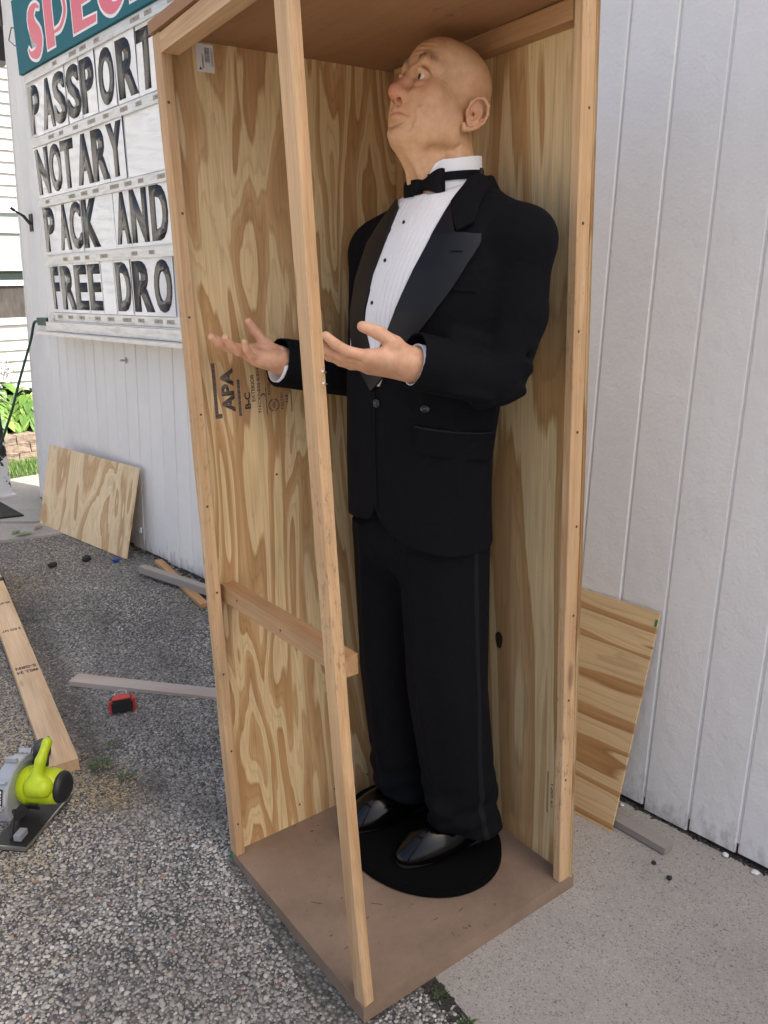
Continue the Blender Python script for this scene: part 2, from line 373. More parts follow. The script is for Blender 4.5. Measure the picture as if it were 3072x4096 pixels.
# grime along the board, dust from the saw cuts
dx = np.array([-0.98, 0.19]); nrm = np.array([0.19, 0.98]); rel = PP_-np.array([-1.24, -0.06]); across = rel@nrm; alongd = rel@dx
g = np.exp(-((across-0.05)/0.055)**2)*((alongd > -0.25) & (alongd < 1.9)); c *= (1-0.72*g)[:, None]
for (sx, sy, sr, sa) in ((-1.06, -0.03, 0.10, 0.55), (-1.15, -0.10, 0.14, 0.35), (-0.95, -0.33, 0.16, 0.30), (-2.95, 0.32, 0.22, 0.55), (-1.45, -0.22, 0.2, 0.55), (-1.9, -0.15, 0.3, 0.5), (-3.2, 0.62, 0.2, .4), (-0.75, -0.5, 0.2, 0.2)):
    k = np.exp(-(((PP_[:, 0]-sx)/sr)**2+((PP_[:, 1]-sy)/(sr*0.7))**2))*sa*rng.uniform(0.3, 1.0, N)
    c = c*(1-k[:, None])+k[:, None]*np.array([0.46, 0.36, 0.19])
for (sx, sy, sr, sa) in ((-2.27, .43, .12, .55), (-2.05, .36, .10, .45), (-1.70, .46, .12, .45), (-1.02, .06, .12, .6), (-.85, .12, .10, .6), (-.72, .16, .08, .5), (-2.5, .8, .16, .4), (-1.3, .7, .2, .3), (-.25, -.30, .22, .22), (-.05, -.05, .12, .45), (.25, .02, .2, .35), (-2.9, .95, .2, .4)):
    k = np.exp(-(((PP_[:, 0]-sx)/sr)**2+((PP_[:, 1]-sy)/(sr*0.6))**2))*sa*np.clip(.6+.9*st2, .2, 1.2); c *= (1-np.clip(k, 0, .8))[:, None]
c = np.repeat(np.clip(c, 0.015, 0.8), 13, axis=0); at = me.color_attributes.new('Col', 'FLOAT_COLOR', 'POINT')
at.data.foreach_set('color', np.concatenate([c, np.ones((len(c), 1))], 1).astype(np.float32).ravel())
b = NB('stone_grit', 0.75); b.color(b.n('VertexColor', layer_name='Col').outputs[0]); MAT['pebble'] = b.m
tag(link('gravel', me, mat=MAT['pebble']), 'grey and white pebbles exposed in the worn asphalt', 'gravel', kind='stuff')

# ------------------------------------------------------------------ building: white grooved siding, leaning a little
UP = Vector((0, 0.06, 0.998)).normalized(); WY = 0.9875
BM = Matrix(((1, 0, 0, 0), (0, UP.z, UP.y, WY), (0, -UP.y, UP.z, 0), (0, 0, 0, 1)))     # local X along wall, Y into it, Z up it
building = empty('building', BM, 'white building wall of vertical grooved siding behind the crate and the sign', 'building')
x = 0.027-0.1295*35; edges = [-4.470]
while x < 9.0:
    if x > -4.43: edges.append(x)
    x += 0.1295
share = {}
for i in range(len(edges)-1):
    x0, x1 = edges[i]+0.0026, edges[i+1]-0.0026; wd = round(x1-x0, 4)
    if wd not in share:
        bm = bmesh.new(); nseg = 26
        prof = [(0, 0.007), (0, 0.003), (0.003, 0), (wd-0.003, 0), (wd, 0.003), (wd, 0.007)]
        rows_ = [[bm.verts.new((px, py, zz)) for px, py in prof] for zz in (0.0, 3.6)]
        for k in range(len(prof)-1): bm.faces.new((rows_[0][k], rows_[0][k+1], rows_[1][k+1], rows_[1][k]))
        bm.faces.new(rows_[0]); bmesh.ops.recalc_face_normals(bm, faces=bm.faces)
        me = bpy.data.meshes.new('siding_board'); bm.to_mesh(me); bm.free(); me.materials.append(MAT['wall']); share[wd] = me
    z0 = 0.035+0.006*math.sin(i*2.1)-(0.032 if x0 > -0.9 else 0.004)
    o = link('siding_board', share[wd], building, None, Matrix.Translation((x0, 0.0008*math.sin(i*1.7), z0)))
Geo().box((-4.468, 0.0055, 0.03), (9, 0.20, 3.62)).obj('groove_backing', MAT['wall'], building)
Geo().box((-4.462, 0.016, -0.06), (9, 0.19, 0.03)).obj('foundation', MAT['foundation'], building)
Geo().box((-4.47, 0.0, 3.625), (9, 0.20, 9.5)).obj('shade_wall', MAT['wall'], building)  # unseen top of the facade, made tall to shade crate and ground
Geo().box((-4.484, -0.004, 0.04), (-4.4705, 0.06, 3.62)).obj('corner_trim', MAT['wall'], building)
# dark grit packed along the foot of the wall
rng2 = random.Random(4); G_ = Geo()
for i in range(1000):
    xx = rng2.uniform(-4.3, 1.6)
    if rng2.random() > 0.35+0.65*(mnoise.noise(Vector((xx*3, 0, 0)))*0.5+0.5): continue
    near_ = xx > -.5; r = rng2.uniform(0.002, 0.006) if near_ else rng2.uniform(0.004, 0.012); yy = WY-rng2.random()**2*(0.012 if near_ else 0.035); zb = (GZ(xx, yy) if xx < -0.5 else -0.0075)
    m = Matrix.Translation((xx, yy, zb+r*0.3)) @ Matrix.Rotation(rng2.uniform(0, 6), 4, 'Z') @ Matrix.Diagonal((r*1.5, r, r*0.8, 1))
    G_.add([tuple(m @ Vector(p)) for p in ((-1, -.6, -.5), (1, -.5, -.5), (.7, .8, -.5), (-.8, .7, -.5), (-.4, -.2, .7), (.5, .2, .5))], [(0, 1, 5, 4), (1, 2, 5), (2, 3, 4, 5), (3, 0, 4)])
MAT['grit'] = plain('black_grit', (0.035, 0.03, 0.025), 0.9)
tag(G_.obj('wall_grit', MAT['grit'], None), 'black dirt and grit packed along the wall foot', 'dirt', kind='stuff')
Geo()

# ------------------------------------------------------------------ changeable-letter sign
SB = Matrix(((1, 0, 0, 0), (0, 0, 0, 0), (0, 0, 0, 0), (0, 0, 0, 1)))
SU = Vector((0, 0.018, 1.0)).normalized()
SB = Matrix(((1, 0, 0, -3.93), (0, SU.y, -SU.z, 1.032), (0, SU.z, SU.y, 1.243), (0, 0, 0, 1)))  # local X right, Y up, Z towards the street
sign = empty('letter_sign', SB, 'changeable letter sign with teal header and four rows of black capitals', 'sign')
b = NB('sign_face_plastic', 0.12, (0.72, 0.74, 0.75)); b.set(Specular_IOR_Level=0.9); MAT['signface'] = b.m
b = NB('letter_panel_plastic', 0.06, (0.74, 0.75, 0.76)); b.set(Specular_IOR_Level=0.5)
wv = b.noise(b.coords((3, 26, 1)), 1.0, 2.0, 0.5, 0.6); b.bump(wv, 0.07, 0.006); MAT['panel'] = b.m
b = NB('letter_black_gloss', 0.22, (0.022, 0.022, 0.024)); b.set(Specular_IOR_Level=0.5); wv = b.noise(b.coords((3, 26, 1)), 1.0, 2.0, 0.5, 0.6); b.bump(wv, 0.04, 0.006); MAT['letter'] = b.m
b = NB('sign_aluminium', 0.42); b.p.inputs['Metallic'].default_value = 0.55
n1 = b.noise(b.coords((9, 60, 9)), 1.0, 4.0, 0.7); b.color(b.ramp(n1, [(0.28, (0.46, 0.44, 0.41)), (0.46, (0.60, 0.60, 0.59)), (0.7, (0.70, 0.70, 0.70))])); MAT['alu'] = b.m
b = NB('teal_header', 0.6); b.set(Specular_IOR_Level=0.2); n1 = b.noise(b.coords((3, 3, 3)), 1.0, 3.0); b.color(b.ramp(n1, [(0.3, (0.010, 0.120, 0.155)), (0.7, (0.014, 0.145, 0.18))])); MAT['teal'] = b.m
MAT['pink'] = plain('pink_print', (0.72, 0.13, 0.19), 0.4); MAT['signwhite'] = plain('white_print', (0.80, 0.80, 0.80), 0.4)
MAT['rust'] = plain('rusty_dirt', (0.34, 0.30, 0.25), 0.7)
SW = 1.92
Geo().box((0, -0.01, -0.035), (SW, 1.262, -0.004)).obj('backing', MAT['signface'], sign)
rowz = (0.0, 0.310, 0.620, 0.932, 1.255)
clip_me = Geo().box((0, -0.016, 0.0161), (0.075, 0.003, 0.0168)).tube([(0.037, -0.006, 0.015), (0.037, -0.006, 0.024)], 0.0028, 6); clip_me = pymesh('clip', clip_me.v, clip_me.f); clip_me.materials.append(MAT['rust'])
rail_me = box_mesh('rail', (-0.012, -0.030, -0.004), (SW+0.012, 0.014, 0.016), 0.003)
for k, z in enumerate(rowz):
    r = link('rail', rail_me, sign, MAT['alu'], Matrix.Translation((0, z, 0)))
    rr = random.Random(k)
    for j in range(11):
        if rr.random() < .25: continue
        link('clip', clip_me, r, None, Matrix.Translation((0.08+j*0.17+rr.uniform(-.03, .03), 0, 0)) @ Matrix.Diagonal((rr.uniform(.7, 1.3), 1, 1, 1)))
R_ = [[('P', -3.957, -3.79), ('A', -3.765, -3.582), ('S', -3.594, -3.424), ('S', -3.420, -3.245), ('P', -3.24, -3.075), ('O', -3.034, -2.857), ('R', -2.831, -2.633), ('T', -2.63, -2.455)],
      [('N', -3.935, -3.752), ('O', -3.745, -3.57), ('T', -3.578, -3.413), ('A', -3.379, -3.189), ('R', -3.191, -2.99), ('Y', -2.999, -2.826), ('', -2.80, -2.46)],
      [('P', -3.925, -3.764), ('A', -3.705, -3.55), ('C', -3.555, -3.39), ('K', -3.38, -3.18), ('', -3.16, -3.0), ('A', -2.98, -2.823), ('N', -2.815, -2.645), ('D', -2.617, -2.445)],
      [('F', -3.905, -3.785), ('R', -3.763, -3.56), ('E', -3.565, -3.40), ('E', -3.385, -3.22), ('', -3.20, -3.06), ('D', -3.043, -2.868), ('R', -2.853, -2.645), ('O', -2.634, -2.463)]]
def fat(me, dx):
    bm = bmesh.new(); bm.from_mesh(me); g0 = list(bm.verts)+list(bm.edges)+list(bm.faces)
    for k, (ox, oz) in enumerate(((dx, .00015), (dx*2, .0003))):
        r = bmesh.ops.duplicate(bm, geom=g0)
        for v in r['geom']:
            if isinstance(v, bmesh.types.BMVert): v.co.x += ox; v.co.z += oz
    bm.to_mesh(me); bm.free(); return me
for k, row in enumerate(R_):
    y0 = (0.955, 0.640, 0.335, 0.018)[k]
    for j, (ch, a, c2) in enumerate(row):
        px0 = (row[j-1][2]+a)/2 if j else a-0.02; px1 = (c2+row[j+1][1])/2 if j+1 < len(row) else c2+0.02
        tilt = Matrix.Rotation(math.radians(random.uniform(-1.3, 1.3)), 4, 'Y') @ Matrix.Rotation(math.radians(random.uniform(-.8, .8)), 4, 'X')
        pm = Matrix.Translation(((px0+px1)/2+3.93, y0, 0.004+0.0012*(j % 3))) @ tilt
        hw = (px1-px0)/2-0.002
        pn = Geo().box((-hw, 0, -0.0008), (hw, 0.272, 0.0004)).obj('letter_panel', MAT['panel'], sign, m=pm)
        if ch:
            hh = 0.236 if k else 0.240
            me = text_mesh(ch, (c2-a)*.90, hh, 0.036, 0.0006); me = fat(me, (c2-a)*.05); me.materials.append(MAT['letter'])
            link('letter', me, pn, None, Matrix.Translation((a-(px0+px1)/2+0.004, 0.016, 0.0006)))
# header with hand-lettered capitals
hd = Geo().box((-0.035, 1.272, -0.03), (SW+0.03, 1.63, 0.030)).obj('header', MAT['teal'], sign)
def glyph(parts, dx):
    for kind, pts in parts:
        z = {'w': 0.0302, 'p': 0.0312, 't': 0.0322}[kind]; mt = {'w': MAT['signwhite'], 'p': MAT['pink'], 't': MAT['teal']}[kind]
        poly_prism('header_lettering', [(px+dx, py) for px, py in pts], z, z+0.0009, mt, hd)
def grow(pts, d):
    P = np.array(pts); n = len(P); A = sum(P[i][0]*P[(i+1) % n][1]-P[(i+1) % n][0]*P[i][1] for i in range(n)); s = 1 if A > 0 else -1; out = []
    for i in range(n):
        e1 = P[i]-P[i-1]; e2 = P[(i+1) % n]-P[i]; e1 = e1/(np.linalg.norm(e1)+1e-9); e2 = e2/(np.linalg.norm(e2)+1e-9)
        nn = np.array([e1[1]+e2[1], -e1[0]-e2[0]])*s; L2 = np.linalg.norm(nn); nn = nn/max(L2, 0.7); out.append(tuple(P[i]+nn*d))
    return out
def arc(cx_, cy_, rx, ry, a0, a1, n): return [(cx_+rx*math.cos(math.radians(a0+(a1-a0)*i/(n-1))), cy_+ry*math.sin(math.radians(a0+(a1-a0)*i/(n-1)))) for i in range(n)]
def ribbon(center, widths):
    C_ = [Vector((*p, 0)) for p in center]; C_ = spline(C_, 30); n = len(C_); l = []; r = []
    for i, p in enumerate(C_):
        t = (C_[min(i+1, n-1)]-C_[max(i-1, 0)]).normalized(); q = np.interp(i/(n-1), np.linspace(0, 1, len(widths)), widths)/2
        l.append((p.x-t.y*q, p.y+t.x*q)); r.append((p.x+t.y*q, p.y-t.x*q))
    return l+r[::-1]
S_ = ribbon([(0.205, 0.205), (0.150, 0.222), (0.085, 0.188), (0.105, 0.125), (0.165, 0.072), (0.130, 0.016), (0.045, 0.020), (0.012, 0.052)], [0.012, 0.026, 0.085, 0.098, 0.095, 0.060, 0.026, 0.012])
P_ = [(0.0, 0.0), (0.10, 0.0), (0.10, 0.235), (0.0, 0.235)]; Pb = ribbon([(0.10, 0.058), (0.19, 0.066), (0.255, 0.120), (0.235, 0.195), (0.17, 0.222), (0.09, 0.226)], [0.012, 0.022, 0.030, 0.026, 0.018, 0.018])
E_ = [(0.0, 0.0), (0.255, 0.0), (0.262, 0.030), (0.110, 0.036), (0.110, 0.100), (0.205, 0.100), (0.205, 0.122), (0.110, 0.122), (0.110, 0.198), (0.245, 0.198), (0.25, 0.235), (0.0, 0.235)]
C_ = ribbon([(0.262, 0.182), (0.215, 0.222), (0.135, 0.225), (0.055, 0.170), (0.058, 0.075), (0.130, 0.016), (0.215, 0.022), (0.265, 0.062)], [0.012, 0.022, 0.05, 0.10, 0.10, 0.05, 0.022, 0.012])
I_ = [(0.0, 0.0), (0.10, 0.0), (0.10, 0.235), (0.0, 0.235)]
for dx, sh in ((0.135, [S_]), (0.400, [P_, Pb]), (0.735, [E_]), (1.030, [C_]), (1.335, [I_])):
    glyph([('w', [(px, py+1.312) for px, py in grow(s, 0.014)]) for s in sh], dx); glyph([('p', [(px, py+1.312) for px, py in s]) for s in sh], dx)
# tray with lamp strip below, power box and a wire loop
Geo().box((0.045, -0.085, -0.03), (SW, -0.036, 0.07)).box((0.03, -0.105, -0.03), (SW, -0.088, 0.13)).box((0.045, -0.0355, -0.03), (SW, -0.031, 0.045)).obj('lamp_tray', MAT['alu'], sign)
Geo().box((-0.02, -0.095, -0.02), (0.04, 0.0, 0.03)).obj('power_box', MAT['wall'], sign)
tube('wire_loop', [Vector((-0.03, 1.50, 0.0)), Vector((-0.10, 1.52, 0.02)), Vector((-0.16, 1.47, 0.02)), Vector((-0.13, 1.44, 0.0)), Vector((-0.03, 1.425, 0.0))], 0.0028, MAT['foundation'], sign, 6)
# ------------------------------------------------------------------ crate
CX = Vector((0.99397, -0.10698, 0.02419)).normalized(); CY = Vector((0.10700, 0.99426, 0.0)); CY = (CY-CX*CY.dot(CX)).normalized(); CZ = CX.cross(CY)
CM = Matrix(((CX.x, CY.x, CZ.x, 0), (CX.y, CY.y, CZ.y, 0), (CX.z, CY.z, CZ.z, 0), (0, 0, 0, 1)))
MAT['ply_l'] = plywood('plywood_left', (0.72, 0.535, 0.295), (0.55, 0.335, 0.155), (0.47, 0.265, 0.112), 7.0, 5.0, 0.80, 3.3, 1.0, 0.12, 0.03, 0.22)
MAT['ply_r'] = plywood('plywood_right', (0.77, 0.585, 0.335), (0.60, 0.38, 0.185), (0.52, 0.305, 0.13), 4.2, 4.4, 0.50, 11.7, 1.0, 0.12, 0.06, 0.22)
MAT['ply_new'] = plywood('plywood_fresh', (0.74, 0.58, 0.37), (0.58, 0.40, 0.22), (0.50, 0.32, 0.16), 3.6, 4.2, 1.3, 21.0, 2.5, 0.09, 0.2)
MAT['ply_lean'] = plywood('plywood_banded', (0.66, 0.48, 0.26), (0.48, 0.275, 0.11), (0.38, 0.20, 0.075), 2.4, 6.0, 0.6, 5.1, 11.0, 0.07, 0.02, 0.10, 0.62)
MAT['stud'] = lumber('stud_pine', (0.65, 0.45, 0.265), (0.53, 0.32, 0.16), 0.6, 0.55)
MAT['stud_dark'] = lumber('rail_pine', (0.54, 0.335, 0.17), (0.42, 0.225, 0.10), 0.3, 0.3)
MAT['stud_grey'] = lumber('weathered_stick', (0.40, 0.34, 0.28), (0.30, 0.25, 0.20), 0.3, 0.3, (0.27, 0.255, 0.24))
MAT['stud_new'] = lumber('new_stud', (0.68, 0.51, 0.34), (0.57, 0.385, 0.22), 0.5, 0.15, None, 12.0)
b = NB('brown_hardboard', 0.70); o = b.coords((1, 1, 1), rnd=False)
c_ = b.ramp(b.noise(o, 5.0, 5.0, 0.65), [(0.32, (0.185, 0.125, 0.085)), (0.68, (0.285, 0.20, 0.14))])
c_ = b.mix(b.ramp(b.noise(o, 60.0, 4.0, 0.75), [(0.62, (0, 0, 0)), (0.74, (0.45,)*3)]), c_, (0.08, 0.055, 0.04, 1))
c_ = b.mix(b.ramp(b.noise(o, 140.0, 3.0, 0.7), [(0.62, (0, 0, 0)), (0.74, (0.5,)*3)]), c_, (0.40, 0.30, 0.22, 1))
b.color(c_); b.bump(b.noise(o, 160.0, 3.0, 0.6), 0.25, 0.002); MAT['hardboard'] = b.m
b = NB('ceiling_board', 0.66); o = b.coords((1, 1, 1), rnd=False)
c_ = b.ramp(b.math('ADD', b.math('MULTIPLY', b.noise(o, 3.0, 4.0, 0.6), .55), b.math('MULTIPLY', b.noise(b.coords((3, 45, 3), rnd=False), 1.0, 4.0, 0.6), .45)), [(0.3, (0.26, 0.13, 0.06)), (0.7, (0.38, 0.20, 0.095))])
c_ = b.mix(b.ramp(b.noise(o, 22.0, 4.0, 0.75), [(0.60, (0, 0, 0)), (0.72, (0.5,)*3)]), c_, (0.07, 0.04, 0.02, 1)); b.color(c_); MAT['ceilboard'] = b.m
MAT['edgeply'] = plain('ply_edge', (0.50, 0.36, 0.20), 0.8); MAT['edgeply2'] = plain('ply_edge_dark', (0.27, 0.16, 0.08), 0.8)
MAT['ink'] = plain('stamp_ink', (0.030, 0.032, 0.045), 0.85); MAT['steel'] = plain('steel', (0.55, 0.55, 0.56), 0.35, 1.0)
b = NB('faint_ink', 0.85); tx = b.noise(b.coords((420, 30, 1)), 1.0, 3.0, 0.7); b.color(b.ramp(tx, [(0.42, (0.05, 0.05, 0.06)), (0.62, (0.22, 0.15, 0.10))])); MAT['ink2'] = b.m
MAT['nailhead'] = plain('rusty_nail', (0.10, 0.075, 0.06), 0.5, 0.6); MAT['paper'] = plain('sticker_paper', (0.66, 0.66, 0.67), 0.5); MAT['green'] = plain('green_marker', (0.01, 0.20, 0.07), 0.5)

crate = empty('wooden_crate', CM, 'tall open plywood crate with pine corner posts around the tuxedoed figure', 'crate')
def cplank(*a, **k): return plank(*a, parent=crate, **k)
def cpanel(name, origin, ydir, zdir, w_, L, t, mat, jit=0.0):
    """sheet with grain along local Y; origin = middle of lower edge on its back face"""
    me = box_mesh(name, (-w_/2, 0, 0), (w_/2, L, t), 0.0008, 1, 0); return link(name, me, crate, mat, frame(origin, ydir, zdir))
fl = link('floor_panel', box_mesh('floor_panel', (-0.600, 0, -0.007), (0, 0.612, 0.028), 0.003, 2), crate, MAT['hardboard'])
cpanel('wall_sheet', (-0.592, 0.3194, 0.028), (0, 0, 1), (1, 0, 0), 0.5912, 1.857, 0.0065, MAT['ply_l'])
cpanel('wall_sheet', (-0.2915, 0.6045, 0.028), (0, 0, 1), (0, -1, 0), 0.587, 1.857, 0.0065, MAT['ply_r'])
for k in range(2): Geo().box((0.0021, 0.5992+0.0030*k, 0.03), (0.0027, 0.6003+0.0030*k, 1.88)).obj('edge_ply', MAT['edgeply2'], crate)
# bowed ceiling
nn = 14; v = []; f = []
for t in range(2):
    for i in range(nn):
        for j in range(nn):
            a = -0.602+0.604*i/(nn-1); bb = -0.004+0.616*j/(nn-1); s = math.sin(math.pi*i/(nn-1))*math.sin(math.pi*min(1, j/(nn-1)*1.0))
            v.append((a, bb, 1.886+0.022*t-0.010*s))
for i in range(nn-1):
    for j in range(nn-1):
        q = i*nn+j; f.append((q, q+1, q+nn+1, q+nn)); q += nn*nn; f.append((q, q+nn, q+nn+1, q+1))
for i in range(nn-1):
    for j in (0, nn-1): q = i*nn+j; f.append((q, q+nn, q+nn+nn*nn, q+nn*nn)); q = j*nn+i; f.append((q, q+1, q+1+nn*nn, q+nn*nn))
me = pymesh('ceiling_panel', v, f); bm = bmesh.new(); bm.from_mesh(me); bmesh.ops.recalc_face_normals(bm, faces=bm.faces); bm.to_mesh(me); bm.free()
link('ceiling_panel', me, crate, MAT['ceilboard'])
# posts (the near one is bowed and leans away from its corner)
cplank('corner_post', (-0.5785, 0.0, 0.028), (-0.5785, 0.0, 1.883), 0.035, 0.023, (0, 1, 0), MAT['stud'], cuts=10, jitter=0.003, seed=1)
cplank('corner_post', (-0.011, 0.5975, 0.028), (-0.0115, 0.5975, 1.883), 0.021, 0.036, (0, -1, 0), MAT['stud'], cuts=8, jitter=0.0025, seed=2)
cplank('corner_cleat', (-0.569, 0.5965, 0.029), (-0.569, 0.5965, 1.874), 0.026, 0.020, (0, -1, 0), MAT['stud_dark'])
bm = bmesh.new(); L_ = 1.857; secs = 24; ring = []
aC = lambda c: float(np.interp(c, [0.0, 0.25, 0.57, 0.96, 1.3, 1.9], [-0.030, -0.049, -0.067, -0.081, -0.089, -0.102]))
for k in range(secs+1):
    c = 0.028+L_*k/secs; a0 = aC(c); b0 = -0.008*(c/1.9)**1.5; w_ = 0.033+0.003*(c/1.9); dp = 0.024
    tw = 0.10; ring.append([bm.verts.new((a0+p[0]*w_-tw*p[1]*dp, b0+p[1]*dp+tw*p[0]*w_, c)) for p in ((0, 0), (1, 0), (1, 1), (0, 1))])
for k in range(secs):
    for j in range(4): bm.faces.new((ring[k][j], ring[k][(j+1) % 4], ring[k+1][(j+1) % 4], ring[k+1][j]))
bm.faces.new(ring[0][::-1]); bm.faces.new(ring[-1]); bmesh.ops.recalc_face_normals(bm, faces=bm.faces)
for v_ in bm.verts: v_.co = Vector((v_.co.x, v_.co.z, -v_.co.y))                       # grain to local Y
bmesh.ops.bevel(bm, geom=[e for e in bm.edges if e.calc_face_angle(0) > 0.6], offset=0.0015, segments=1, affect='EDGES')
me = bpy.data.meshes.new('corner_post'); bm.to_mesh(me); bm.free()
near_post = link('corner_post', me, crate, MAT['stud'], Matrix(((1, 0, 0, 0), (0, 0, -1, 0), (0, 1, 0, 0), (0, 0, 0, 1))))
near_post['label'] = 'bowed near corner post of the crate'
cplank('knee_rail', (-0.584, 0.050, 0.704), (-0.066, 0.050, 0.704), 0.034, 0.041, (0, 0, 1), MAT['stud_dark'])
cplank('top_rail', (-0.560, 0.019, 1.846), (-0.066, 0.010, 1.846), 0.036, 0.034, (0, 0, 1), MAT['stud'])
cplank('top_rail', (-0.555, 0.578, 1.846), (-0.024, 0.578, 1.846), 0.037, 0.036, (0, 0, 1), MAT['stud_dark'])
# inked panel stamps, sticker, knot, nails
SWL = lambda b_, c_: Matrix(((0, 0, 1, -0.5854), (0, -1, 0, b_), (1, 0, 0, c_), (0, 0, 0, 1)))         # text up the left sheet
SWR = lambda a_, c_: Matrix(((0, -1, 0, a_), (0, 0, -1, 0.5979), (1, 0, 0, c_), (0, 0, 0, 1)))        # text up the right sheet
def stamp(txt, m, w_, h_, mat='ink', off=0.02, name='stamp'):
    me = text_mesh(txt, w_, h_, off, 0.0002); me.materials.append(MAT[mat]); return link(name, me, crate, None, m)
def bar(m, w_, h_, mat='ink2'): return Geo().box((0, 0, 0), (w_, h_, 0.0002)).obj('stamp_bar', MAT[mat], crate, m=m)
bar(SWL(0.066, 1.128), 0.122, 0.008); bar(SWL(0.075, 1.128), 0.010, 0.012); bar(SWL(0.123, 1.128), 0.082, 0.007); bar(SWL(0.188, 1.124), 0.062, 0.0022); bar(SWL(0.254, 1.124), 0.050, 0.0025)
stamp('APA', SWL(0.108, 1.139), 0.098, 0.031, 'ink2', 0.05)
stamp('B-C', SWL(0.147, 1.142), 0.037, 0.015, 'ink', 0.03); stamp('EXTERIOR', SWL(0.159, 1.157), 0.062, 0.009, 'ink2'); stamp('THICKNESS 0.234 IN', SWL(0.173, 1.128), 0.122, 0.0075, 'ink2')
stamp('3', SWL(0.184, 1.166), 0.008, 0.010, 'ink2'); stamp('RATED', SWL(0.199, 1.168), 0.03, 0.007, 'ink2'); stamp('TESTED', SWL(0.231, 1.130), 0.043, 0.007, 'ink2'); stamp('1/4', SWL(0.244, 1.147), 0.018, 0.007, 'ink2')
gg = Geo(); n_ = 28
for a0, a1 in ((10, 170), (190, 350)):
    ri, ro = 0.0115, 0.0150; pts = [(ro*math.cos(math.radians(a0+(a1-a0)*i/13)), ro*math.sin(math.radians(a0+(a1-a0)*i/13)), 0) for i in range(14)]+[(ri*math.cos(math.radians(a1-(a1-a0)*i/13)), ri*math.sin(math.radians(a1-(a1-a0)*i/13)), 0) for i in range(14)]
    gg.add(pts, [(i, i+1, 26-i, 27-i) for i in range(13)])
gg.obj('stamp_seal', MAT['ink2'], crate, m=SWL(0.206, 1.144))
stamp('APA', SWL(0.210, 1.136), 0.016, 0.008, 'ink2')
for k, (a_, w_) in enumerate(((-0.076, 0.112), (-0.073, 0.112))): bar(SWR(a_, 0.164), w_, 0.0012, 'ink')
stamp('1/4 GRP 1', SWR(-0.058, 0.185), 0.062, 0.0075, 'ink2'); stamp('TESTED PLY 1.1', SWR(-0.040, 0.150), 0.118, 0.008, 'ink2')
st_ = Geo().box((0, 0, 0), (0.038, 0.0515, 0.0003)).obj('price_sticker', MAT['paper'], crate, m=Matrix(((0, 0, 1, -0.5853), (1, 0, 0, 0.085), (0, 1, 0, 1.8295), (0, 0, 0, 1))))
gb = Geo(); rr = random.Random(3); yy = 0.018
while yy < 0.044:
    t_ = rr.choice((0.0005, 0.0008, 0.0012)); gb.box((0.018, yy, 0.00031), (0.029, yy+t_, 0.00036)); yy += t_+rr.choice((0.0006, 0.0009))
for k in range(5): gb.box((0.0315+k*0.0011, 0.012, 0.00031), (0.0319+k*0.0011, 0.046-0.004*(k % 3), 0.00036))
gb.add([(0.004, 0.004, 0.00033), (0.011, 0.004, 0.00033), (0.0075, 0.010, 0.00033)], [(0, 1, 2)]); gb.box((0.012, 0.006, 0.00031), (0.0136, 0.034, 0.00036)).box((0.0145, 0.008, 0.00031), (0.0152, 0.030, 0.00036))
gb.obj('barcode', MAT['ink'], st_)
b = NB('knot_wood', 0.7); o = b.coords((120, 120, 120), rnd=False); b.color(b.ramp(b.noise(o, 1.0, 3.0), [(0.35, (0.012, 0.008, 0.005)), (0.7, (0.06, 0.03, 0.015))])); MAT['knot'] = b.m
kn = [(0.012*math.cos(q)*(1+0.12*math.sin(3*q)), 0.024*math.sin(q)*(1+0.1*math.cos(2*q))) for q in np.linspace(0, 2*math.pi, 24, endpoint=False)]
poly_prism('knot', kn, 0, 0.0006, MAT['knot'], crate, Matrix(((1, 0, 0, -0.243), (0, 0, -1, 0.5979), (0, 1, 0, 0.556), (0, 0, 0, 1))))
for (a_, b_, c_) in ((-0.053, 0.002, 1.262), (-0.052, 0.002, 1.243)):
    Geo().tube([(a_, b_+0.02, c_), (a_+0.009, b_+0.008, c_+0.003)], 0.0012, 6).tube([(a_+0.009, b_+0.008, c_+0.003), (a_+0.010, b_+0.0075, c_+0.0033)], 0.0019, 8).obj('nail', MAT['steel'], crate)
nh = pymesh('nail_head', *tube_geo([(0, 0, 0), (0, 0, .0008)], .0028, 8)); nh.materials.append(MAT['nailhead'])
FY = lambda a_, b_, c_: Matrix(((1, 0, 0, a_), (0, 0, -1, b_), (0, 1, 0, c_), (0, 0, 0, 1))); FX = lambda a_, b_, c_: Matrix(((0, 0, 1, a_), (1, 0, 0, b_), (0, 1, 0, c_), (0, 0, 0, 1)))
for i in range(9): link('nail_head', nh, crate, None, FX(-.5609, .011+.004*math.sin(i*3), .12+.205*i))
for i in range(9): link('nail_head', nh, crate, None, FX(-.0004, .580+.006*math.sin(i*5), .10+.2*i))
for a_, c_ in ((-.50, .728), (-.30, .722), (-.10, .73)): link('nail_head', nh, crate, None, FY(a_, .0329, c_))
for i in range(6): link('nail_head', nh, crate, None, FX(-.5853, .20+.11*(i % 3), .08+.9*(i//3)))
for (a_, b_, c_) in ((-0.060, -0.0040, 0.88), (-0.589, -0.0012, 0.80), (-0.590, -0.0012, 1.35)):
    Geo().box((a_, b_, c_), (a_+0.0014, b_+0.0012, c_+0.018)).obj('staple', MAT['steel'], crate)
Geo().box((-0.6016, -0.001, 0.001), (-0.590, 0.004, 0.024)).obj('paint_mark', MAT['green'], crate)
rr = random.Random(12); gd = Geo()
